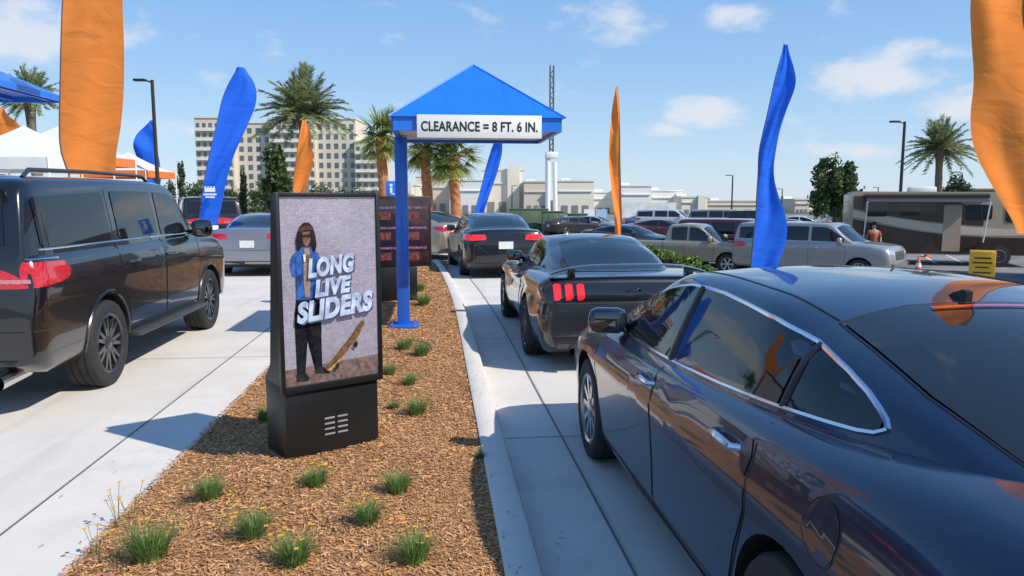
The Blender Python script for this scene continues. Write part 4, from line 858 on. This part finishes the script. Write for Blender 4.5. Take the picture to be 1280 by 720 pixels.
# ------------------------------------------------------------ vegetation
LF=M('oak leaves',(.035,.07,.02),.7,0,0,.3,1.5,island=.6,col2=(.14,.20,.06),trans=.25)
LF2=M('dark evergreen leaves',(.025,.055,.022),.7,0,0,.3,1.5,island=.6,col2=(.10,.15,.055),trans=.2)
LF3=M('fresh shrub leaves',(.07,.14,.02),.6,0,0,.3,3,island=.6,col2=(.28,.40,.10),trans=.3)
BARK=M('bark',(.10,.075,.05),.9,0,0,.3,8,.6,20);PB=M('palm trunk',(.20,.15,.10),.9,0,0,.4,6,.8,14,stretch=(1,1,4));PBO=M('booted palm trunk',(.40,.16,.07),.9,0,0,.4,7,.8,14)
PF=M('palm frond green',(.13,.18,.07),.55,0,0,.3,2,island=.6,col2=(.40,.44,.22),trans=.4);PF2=M('sabal frond green',(.15,.22,.03),.55,0,0,.3,2,island=.6,col2=(.50,.56,.15),trans=.4)
def crown(name,mat,c,rad,nb,nl,ls,parent,seed):
    g=np.random.default_rng(seed);C=[]
    for i in range(nb):
        d=g.normal(size=3);d/=np.linalg.norm(d);rr=g.random()**.45;bc=np.array(c)+d*np.array(rad)*rr*.82;br=np.array(rad)*(.16+.16*g.random())
        q=g.normal(size=(nl,3));q/=np.linalg.norm(q,axis=1)[:,None];q*=(g.random(nl)**.5)[:,None];C.append(bc+q*br)
    C=np.concatenate(C);n=len(C);U=g.normal(size=(n,3));U/=np.linalg.norm(U,axis=1)[:,None];W=g.normal(size=(n,3));V=np.cross(U,W);V/=np.linalg.norm(V,axis=1)[:,None]
    s=ls*(.6+.8*g.random(n))[:,None];return quadcloud(name,mat,C,U*s*.5,V*s*.8,parent,taper=.4)
def tree(label,px,Z,pytop,halfpx,gz,mat,seed,kind='tree',group=None,low=.15,leaf=.14,nb=55,nl=60):
    tp=P(px,pytop,Z);h=tp.z-gz;rad=halfpx*Z/F;t=empty('broadleaf_tree' if kind=='tree' else 'cypress_tree',label,'tree',(tp.x,tp.y,gz),0,group)
    cz=h*(low+1)/2;rz=h*(1-low)/2
    mb=MB();mb.tube([(0,0,-.1),(.02*h,0,h*.3),(0,.02*h,h*.6),(0,0,h*.85)],[.035*h,.025*h,.016*h,.006*h],8)
    rg=random.Random(seed)
    for k in range(6):
        a=rg.random()*6.3;z0=h*rg.uniform(.25,.6);mb.tube([(0,0,z0),(math.cos(a)*rad*.4,math.sin(a)*rad*.4,z0+h*.12),(math.cos(a)*rad*.75,math.sin(a)*rad*.75,z0+h*.2)],[.012*h,.008*h,.003*h],5)
    mb.build('trunk',BARK,t);crown('crown',mat,(0,0,cz),(rad,rad,rz),nb,nl,leaf*h/5,t,seed);return t
def palm(label,px,Z,pyc,rpx,gz,kind,seed,group='palm trees behind the drive-through'):
    c=P(px,pyc,Z);h=c.z-gz;Rr=rpx*Z/F;t=empty('palm_tree',label,'palm tree',(c.x,c.y,gz),0,group);g=random.Random(seed)
    mb=MB();tr=.22 if kind=='date' else .20;rs=[];pts=[]
    for k in range(14):
        pts.append((.05*math.sin(k*.4),0,h*k/13));rs.append(tr*(1.15-.25*k/13)*(1+.07*(k%2))+(.10 if k==13 else 0)+(.05 if k==12 else 0))
    mb.tube(pts,rs,12);mb.build('trunk',PB if kind=='date' else PBO,t)
    C=[];U=[];V=[];rb=MB();nf=84 if kind=='date' else 60
    for i in range(nf):
        az=g.random()*2*PI;q=(i+.5)/nf;el=R(84-95*q if kind=='date' else 80-125*q)+g.uniform(-.12,.12);Lf=Rr*g.uniform(.85,1.12)
        dv=Vector((math.cos(az)*math.cos(el),math.sin(az)*math.cos(el),math.sin(el)));sag=Lf*(.28+.25*g.random())
        def pos(s):return dv*Lf*s+Vector((0,0,-sag*s*s*max(.25,math.cos(el))))+Vector((0,0,h))
        rb.tube([pos(s) for s in (0,.25,.5,.75,1)],[.03,.02,.015,.01,.004],4)
        if kind=='date':
            for k in range(44):
                s=.12+.88*k/43;p0=pos(s);tg=(pos(min(s+.03,1.03))-pos(s-.03)).normalized();sd=tg.cross(Vector((0,0,1)))
                if sd.length<.01:sd=Vector((1,0,0))
                sd.normalize();ll=Lf*.22*math.sin(min(1,.25+s)*PI*.75+.35)
                for sg in (-1,1):
                    d=(sd*sg+tg*.9+Vector((0,0,g.uniform(-.5,.5)))).normalized()*ll*.5;C.append(p0+d);V.append(d);U.append(tg*.011*Lf+Vector((0,0,g.uniform(-.012,.012)*Lf)))
        else:
            p0=pos(.5);tg=(pos(.7)-pos(.45)).normalized();sd=tg.cross(Vector((0,0,1)))
            if sd.length<.01:sd=Vector((1,0,0))
            sd.normalize()
            for k in range(30):
                a=R(-125+250*k/29);d=(tg*math.cos(a)+sd*math.sin(a)+Vector((0,0,-.3*abs(math.sin(a))+g.uniform(-.2,.2)))).normalized()*Lf*.5*(.55+.45*math.cos(a/2))*.5
                C.append(p0+d);V.append(d);U.append(d.cross(Vector((0,0,1))).normalized()*.020*Lf)
    rb.build('frond_stems',PF,t)
    quadcloud('fronds',PF if kind=='date' else PF2,np.array([tuple(v) for v in C]),np.array([tuple(v) for v in U]),np.array([tuple(v) for v in V]),t,taper=.25)
    return t
palm('large date palm in front of the hotel facade',378,55,142,60,LOT,'date',1)
palm('date palm at the right side of the photo above the motorhome',1176,50,188,44,LOT,'date',2)
palm('date palm behind the blue store canopy at the left edge',38,40,124,42,LOT,'date',3)
palm('leftmost short palm with fan leaves left of the canopy post',478,30,172,40,0,'fan',4)
palm('middle fan leaved palm with orange trunk just right of the canopy post',533,31,186,36,0,'fan',5)
palm('right fan leaved palm with orange trunk under the clearance sign',568,30,196,42,0,'fan',6)
tree('rounded dark green tree on the lot right of the lamp posts',1046,48,188,33,LOT,LF,11,low=.12,nb=80,nl=60)
tree('olive green tree crowded below the date palm',345,52,170,20,LOT,LF,12,low=.1)
tree('small dark tree right behind the motorhome roof',1195,62,212,26,LOT,LF2,13,low=.1)
for px,tp,lb in [(225,195,'slim cypress tree right of the distant blue flag'),(303,203,'slim cypress tree right of the leaning blue flag'),(212,216,'shorter cypress beside the slim one near the tents')]:
    tree(lb,px,60,tp,6,LOT,LF2,px,'cyp',low=.02,nb=40,nl=60,leaf=.08)
for i,(px,tp,hf,lb) in enumerate([(205,222,28,'green hedge tree behind the small white tent'),(250,218,30,'green tree left of the leaning blue flag, before the hotel'),(290,222,28,'green tree under the hotel left wing'),(330,220,28,'green tree under the hotel middle'),(405,222,30,'green tree between small orange flag and kiosk top'),(440,222,28,'green tree under the hotel right wing'),(470,226,24,'green tree behind the leftmost short palm'),(512,240,20,'dark green bushy tree behind the canopy post'),(596,262,26,'low green bushy tree under the right fan palm')]):
    tree(lb,px,62+i,tp,hf,LOT,LF if i%2 else LF2,30+i,low=.02,group='trees in front of the hotel',nb=45,nl=50,leaf=.11)
for i,(px,py,hf) in enumerate([(815,350,20),(838,352,22),(862,350,22),(886,348,18)]):
    p=G(px,py,-.1);t=empty('shrub',['leftmost low bright green shrub beside the coupe','second low bright green shrub from the coupe','third low bright green shrub from the coupe','low green shrub nearest the tall blue flag'][i],'shrub',(p.x,p.y,gh(p.x,p.y)),0,'hedge shrubs right of the lane')
    rr=hf*16/F;mb=MB()
    for k in range(7):a=k*.9;mb.tube([(0,0,0),(math.cos(a)*rr*.5,math.sin(a)*rr*.5,.5)],[.012,.004],5)
    mb.build('stems',BARK,t);crown('foliage',LF3,(0,0,.42),(rr*1.25,rr*1.2,.38),30,70,.06,t,60+i)
# ------------------------------------------------------------ lamps, signs, crane
DK=M('dark bronze metal',(.05,.045,.04),.5,.6);GV=M('galvanised steel',(.38,.39,.40),.45,.7)
def lamp(label,px,Z,pyt,side,gz=LOT,arm=1.0):
    p=P(px,pyt,Z);h=p.z-gz;t=empty('street_lamp',label,'street lamp',(p.x,p.y,gz),-YAW,'lamp posts on the lots')
    MB().tube([(0,0,0),(0,0,h)],[.11,.08],10).build('pole',DK,t);MB().lathe([(.25,0),(.25,.6)],n=14,close=True).build('footing',CURB,t)
    MB().tube([(0,0,h-.1),(side*arm*.4,0,h-.02)],.04,6).build('arm',DK,t);MB().box((side*arm*.6,0,h),(arm*.6,.3,.11),bev=.03).build('lamp_head',DK,t)
lamp('tall dark lamp post above the tents with its head to the left',190,38,100,-1)
lamp('tall dark lamp post left of the right date palm, head to the left',1131,46,152,-1)
lamp('smaller distant lamp post right of the warehouse row',916,95,219,-1)
lamp('very small distant lamp post between the tall blue flag and the tree',978,130,236,-1)
lamp('tiny distant lamp post left of the tall lamp by the motorhome',1098,130,234,-1)
lamp('tiny distant lamp post left of the crane',640,140,232,1)
p=G(1122,330,LOT);S=empty('stop_sign','octagonal road sign seen from the back on a grey post left of the motorhome','sign',(p.x,p.y,LOT),R(180)-YAW)
MB().tube([(0,0,0),(0,0,2.75)],.04,8).build('pole',GV,S);MB().lathe([(.34,.0),(.34,.012)],(0,.05,2.42),'y',8,True).build('sign_face',GV,S,0)
p=P(690,82,120);zt_=p.z-LOT;CR=empty('tower_crane','slim grey crane mast rising above the far shops','crane',(p.x,p.y,LOT),0)
mb=MB();wd=.27;zb_=9.5
for a in (-1,1):
    for b in (-1,1):mb.tube([(a*wd,b*wd,zb_),(a*wd,b*wd,zt_)],.10,5)
k=zb_;s=1
while k<zt_-.8:
    for a in (-1,1):mb.tube([(-wd*s,a*wd,k),(wd*s,a*wd,k+.8)],.05,4);mb.tube([(a*wd,-wd*s,k),(a*wd,wd*s,k+.8)],.05,4)
    k+=.8;s=-s
mb.build('lattice_mast',M('crane grey steel',(.14,.15,.18),.6,.2),CR,0)
MB().tube([(-.55,0,0),(-.55,0,zb_+.3)],.42,10).build('lower_mast',WH,CR);MB().tube([(.7,0,0),(.5,0,zb_-.8)],.36,10).build('lower_mast',WH,CR)
MB().box((0,0,zb_+.3),(1.9,1.3,1.0),bev=.1).build('slewing_platform',WH,CR)
p=G(1225,364,LOT);A=empty('sandwich_board','yellow orange sandwich board sign with dark markings standing on the lot at right','sign',(p.x,p.y,LOT+.03),R(-37))
YB=M('yellow board',(.85,.45,.03),.5,0,0,.06,4);INK=M('board ink',(.10,.05,.02),.6)
for s in (-1,1):
    o=MB().box((0,0,.60),(.66,.03,1.2),bev=.01).build('board_panel',YB,A);o.rotation_euler=(s*R(-9),0,0);o.location=(0,s*.16,0)
    if s<0:
        mb=MB()
        for k,(w_,zz) in enumerate([(.42,1.0),(.50,.86),(.34,.72),(.46,.56),(.28,.40)]):mb.box((0,-.0165,zz),(w_,.002,.05))
        mb.build('board_markings',INK,o,0)
CO=M('cone orange',(.80,.13,.02),.5)
for px,py,lb in [(1147,346,'orange traffic cone on the lot left of the sandwich board'),(1158,322,'smaller orange traffic cone beyond the first near the motorhome')]:
    p=G(px,py,LOT);t=empty('traffic_cone',lb,'traffic cone',(p.x,p.y,LOT+.03))
    MB().box((0,0,.02),(.36,.36,.04),bev=.01).build('cone_base',CO,t);MB().lathe([(.14,.04),(.03,.70),(.025,.71)],n=20,close=True).build('cone_body',CO,t);MB().lathe([(.105,.32),(.078,.46)],n=20).build('reflective_band',WH,t)
def person(label,loc,rz,shirt,trou,scale=1.):
    t=empty('person',label,'person',loc,rz)
    def skin(name,vs,es,rs,mat,parent):
        bm=bmesh.new();ly=bm.verts.layers.skin.verify();V=[bm.verts.new(v) for v in vs]
        for v,r in zip(V,rs):v[ly].radius=(r,r)
        V[0][ly].use_root=True
        for a,b in es:bm.edges.new((V[a],V[b]))
        me=bpy.data.meshes.new(name);bm.to_mesh(me);bm.free();o=link(bpy.data.objects.new(name,me));o.modifiers.new('s','SKIN');m2=o.modifiers.new('u','SUBSURF');m2.levels=1
        m3=bpy.data.meshes.new_from_object(o.evaluated_get(bpy.context.evaluated_depsgraph_get()));bpy.data.objects.remove(o);m3.materials.clear();m3.materials.append(mat);m3.shade_smooth();return link(bpy.data.objects.new(name,m3),parent)
    J=[(0,0,.95),(0,0,1.15),(0,0,1.38),(0,0,1.50),(0,0,1.60),(0,0,1.72),(.19,0,1.40),(.26,-.02,1.14),(.25,-.14,.92),(.24,-.2,.85),(-.19,0,1.40),(-.26,.0,1.14),(-.27,-.08,.90),(-.27,-.1,.82),(.10,0,.90),(.12,-.03,.50),(.12,.02,.09),(.13,-.12,.04),(-.10,0,.90),(-.12,.0,.50),(-.13,.04,.09),(-.14,-.10,.04)]
    E=[(0,1),(1,2),(2,3),(3,4),(4,5),(2,6),(6,7),(7,8),(8,9),(2,10),(10,11),(11,12),(12,13),(0,14),(14,15),(15,16),(16,17),(0,18),(18,19),(19,20),(20,21)]
    Rr=[.13,.12,.13,.055,.095,.085,.055,.042,.032,.035,.055,.042,.032,.035,.085,.058,.042,.035,.085,.058,.042,.035]
    skin('body',J,E,Rr,M('skin',(.42,.25,.17),.5),t)
    skin('shirt',[J[i] for i in (1,0,2,6,7,10,11)],[(0,1),(0,2),(2,3),(3,4),(2,5),(5,6)],[.15,.15,.155,.08,.065,.08,.065],shirt,t)
    skin('trousers',[J[i] for i in (0,14,15,16,18,19,20)],[(0,1),(1,2),(2,3),(0,4),(4,5),(5,6)],[.145,.105,.078,.06,.105,.078,.06],trou,t)
    MB().ball((0,.02,1.70),(.10,.11,.10),14).build('hair',M('hair dark',(.03,.02,.015),.8),t)
    t.scale=(scale,)*3;return t
p=G(1090,332,LOT);person('person in a rust coloured top standing left of the motorhome',(p.x,p.y,LOT+.03),R(-20),M('rust shirt',(.40,.10,.05),.8),M('denim',(.05,.07,.13),.8))
p=G(1079,327,LOT);person('person in a blue top partly behind the silver SUV bonnet',(p.x,p.y+.6,LOT+.03),R(60),M('blue shirt',(.05,.15,.35),.8),M('khaki',(.25,.2,.13),.8))
# ------------------------------------------------------------ buildings
HOT=M('hotel stucco',(.66,.59,.48),.8,0,0,.05,.1);HW=M('hotel window dark',(.10,.12,.14),.15,0,.6,.2,.5);BRL=M('balcony rail',(.76,.72,.64),.7)
def P0(px,Z,gz=LOT):
    p=P(px,250,Z);return Vector((p.x,p.y,gz))
ZH=215
HT=empty('hotel_building','large beige multi storey hotel with rows of balconies beyond the palms','hotel',P0(366,ZH),-YAW)
def hx(px):return (px-366)*ZH/F
def hz(py):return P(366,py,ZH).z-LOT
nfl=9;cnt=0;rest=MB()
for (a,b,tp,nc,dy) in [(254,300,149,6,-3),(342,398,151,7,-2),(300,342,154,4,0),(398,446,149,5,0),(446,480,178,4,-2)]:
    x0,x1=hx(a),hx(b);zt2=hz(tp);MB().box(((x0+x1)/2,8+dy,zt2/2),(x1-x0-.02,16,zt2)).build('wing_wall',HOT,HT,0)
    MB().box(((x0+x1)/2,8+dy,zt2+.25),(x1-x0+.5,16.5,.5)).build('parapet',BRL,HT,0)
    nr=nfl if tp<170 else 7;fh=(zt2-1.2)/nr;cw=(x1-x0)/nc;rl=MB()
    for r_ in range(nr):
        for k in range(nc):
            cx=x0+cw*(k+.5);z=fh*(r_+.55)+.3;bx=((cx,dy-.04,z),(cw*.50,.10,fh*.55))
            if r_>=3 and cnt<100:MB().box(*bx).build('window',HW,HT,0);cnt+=1
            else:rest.box(*bx)
        if dy<0:rl.box(((x0+x1)/2,dy-.7,fh*(r_+.2)+.3),(x1-x0-.8,.12,fh*.30));rl.box(((x0+x1)/2,dy-.4,fh*(r_+.04)+.3),(x1-x0-.6,.8,.2))
    if dy<0:rl.build('balcony_rails',BRL,HT,0)
    else:rl.bm.free()
o=rest.build('more_windows',HW,HT,0);o['kind']='stuff'
shops=[(478,520,232,150,'low cream shop block between hotel and palms',0),(520,562,221,158,'cream shop block behind the orange trunked palms',1),(562,602,226,150,'pale grey shop block just left of the leaning blue flag',2),(602,655,213,160,'tallest cream shop block right of the leaning blue flag',0),(655,686,228,152,'small beige shop block left of the crane',1),(696,742,227,150,'beige shop block right of the crane base',0),(742,776,241,158,'low white shop block behind the narrow orange flag',2),(776,814,233,150,'white shop block with stepped parapet right of the orange flag',2),(814,852,239,158,'white shop block middle of the right row',2),(852,884,247,150,'small white shop block at the end of the row',0),(884,950,252,165,'long low beige warehouse left of the tall blue flag',1),(994,1012,250,165,'low beige warehouse between tall blue flag and tree',1),(1012,1095,262,170,'far low pale warehouse behind the round tree',2),(1205,1285,238,120,'low brown building behind the motorhome',3)]
SM=[M('shop cream',(.74,.69,.59),.8,0,0,.05,.2),M('shop beige',(.64,.57,.47),.8,0,0,.05,.2),M('shop white',(.78,.77,.74),.8,0,0,.05,.2),M('shop brown',(.16,.12,.10),.8)]
SWN=M('shop opening',(.22,.22,.22),.4)
for i,(a,b,tp,Z,lb,mi) in enumerate(shops):
    t=empty('shop_building',lb,'building',P0((a+b)/2,Z),-YAW,'shops and warehouses across the lots');wd=(b-a)*Z/F;h=P(640,tp,Z).z-LOT
    MB().box((0,7,h/2),(wd-.05,14,h)).build('wall',SM[mi],t,0);MB().box((0,7,h+.15),(wd+.3,14.3,.3)).build('parapet',SM[mi],t,0)
    MB().box((0,-.12,h*.70),(wd*.9,.25,.2)).build('cornice',SM[mi],t,0)
    for k in (-1,0,1):MB().box((k*wd*.28,-.05,h*.14),(wd*.16,.14,h*.24)).build('shop_door',SWN,t,0)
    if i%3==0:MB().box((wd*.25,-.4,h*.56),(wd*.28,.8,h*1.12)).build('entry_tower',SM[mi],t,0)
    MB().box((-wd*.2,8,h+.5),(2,2,.7)).build('roof_unit',SM[2],t,0)
t=empty('mural_wall','pale pastel billboard wall low in front of the white shops','wall',P0(810,110),-YAW);h=P(640,253,110).z-LOT
MB().box((0,0,h/2),(70*110/F,.4,h)).build('panel',M('pastel mural',(.52,.64,.68),.7,0,0,.15,.9,col2=(.78,.74,.64)),t,0)
for px,lb,mt in [(737,'white banner with blue band left of the narrow orange flag',WH),(752,'pale blue banner touching the narrow orange flag',M('pale blue banner',(.35,.5,.65),.7))]:
    t=empty('banner_sign',lb,'sign',P0(px,80),-YAW);z=P(640,268,80).z-LOT;MB().box((0,0,z),(1.2,.06,1.1)).build('banner',mt,t,0)
    if mt is WH:MB().box((0,-.034,z-.3),(1.16,.006,.28)).build('blue_band',BL,t,0)
    for s in (-1,1):MB().tube([(s*.6,0,0),(s*.6,0,z+.5)],.05,6).build('post',GV,t)
GN=M('utility green',(.10,.15,.08),.6)
for px,w_,tp,Z,lb in [(661,3.2,262,62,'dark green utility cabinet right of the leaning blue flag'),(691,1.7,265,60,'narrow green utility cabinet below the crane'),(722,1.6,268,64,'small grey green cabinet left of the banners')]:
    t=empty('utility_cabinet',lb,'cabinet',P0(px,Z),-YAW);h=P(640,tp,Z).z-LOT
    MB().box((0,0,h/2),(w_,1.4,h),bev=.05).build('cabinet_body',GN,t);MB().box((0,0,h+.04),(w_+.15,1.5,.08),bev=.02).build('lid',GN,t);MB().box((0,-.715,h*.5),(w_*.45,.03,h*.8),bev=.01).build('door',GN,t)
    MB().box((0,0,-.02),(w_+.3,1.8,.1)).build('plinth',CURB,t)
mb=MB()
for i in range(14):
    p=G(760+i*34,330,LOT);mb.poly([(p.x,p.y,LOT+.036),(p.x+.12,p.y,LOT+.036),(p.x+2.8,p.y+4.8,LOT+.036),(p.x+2.68,p.y+4.8,LOT+.036)])
struct(mb.build('parking_lines',WH,smooth=0))
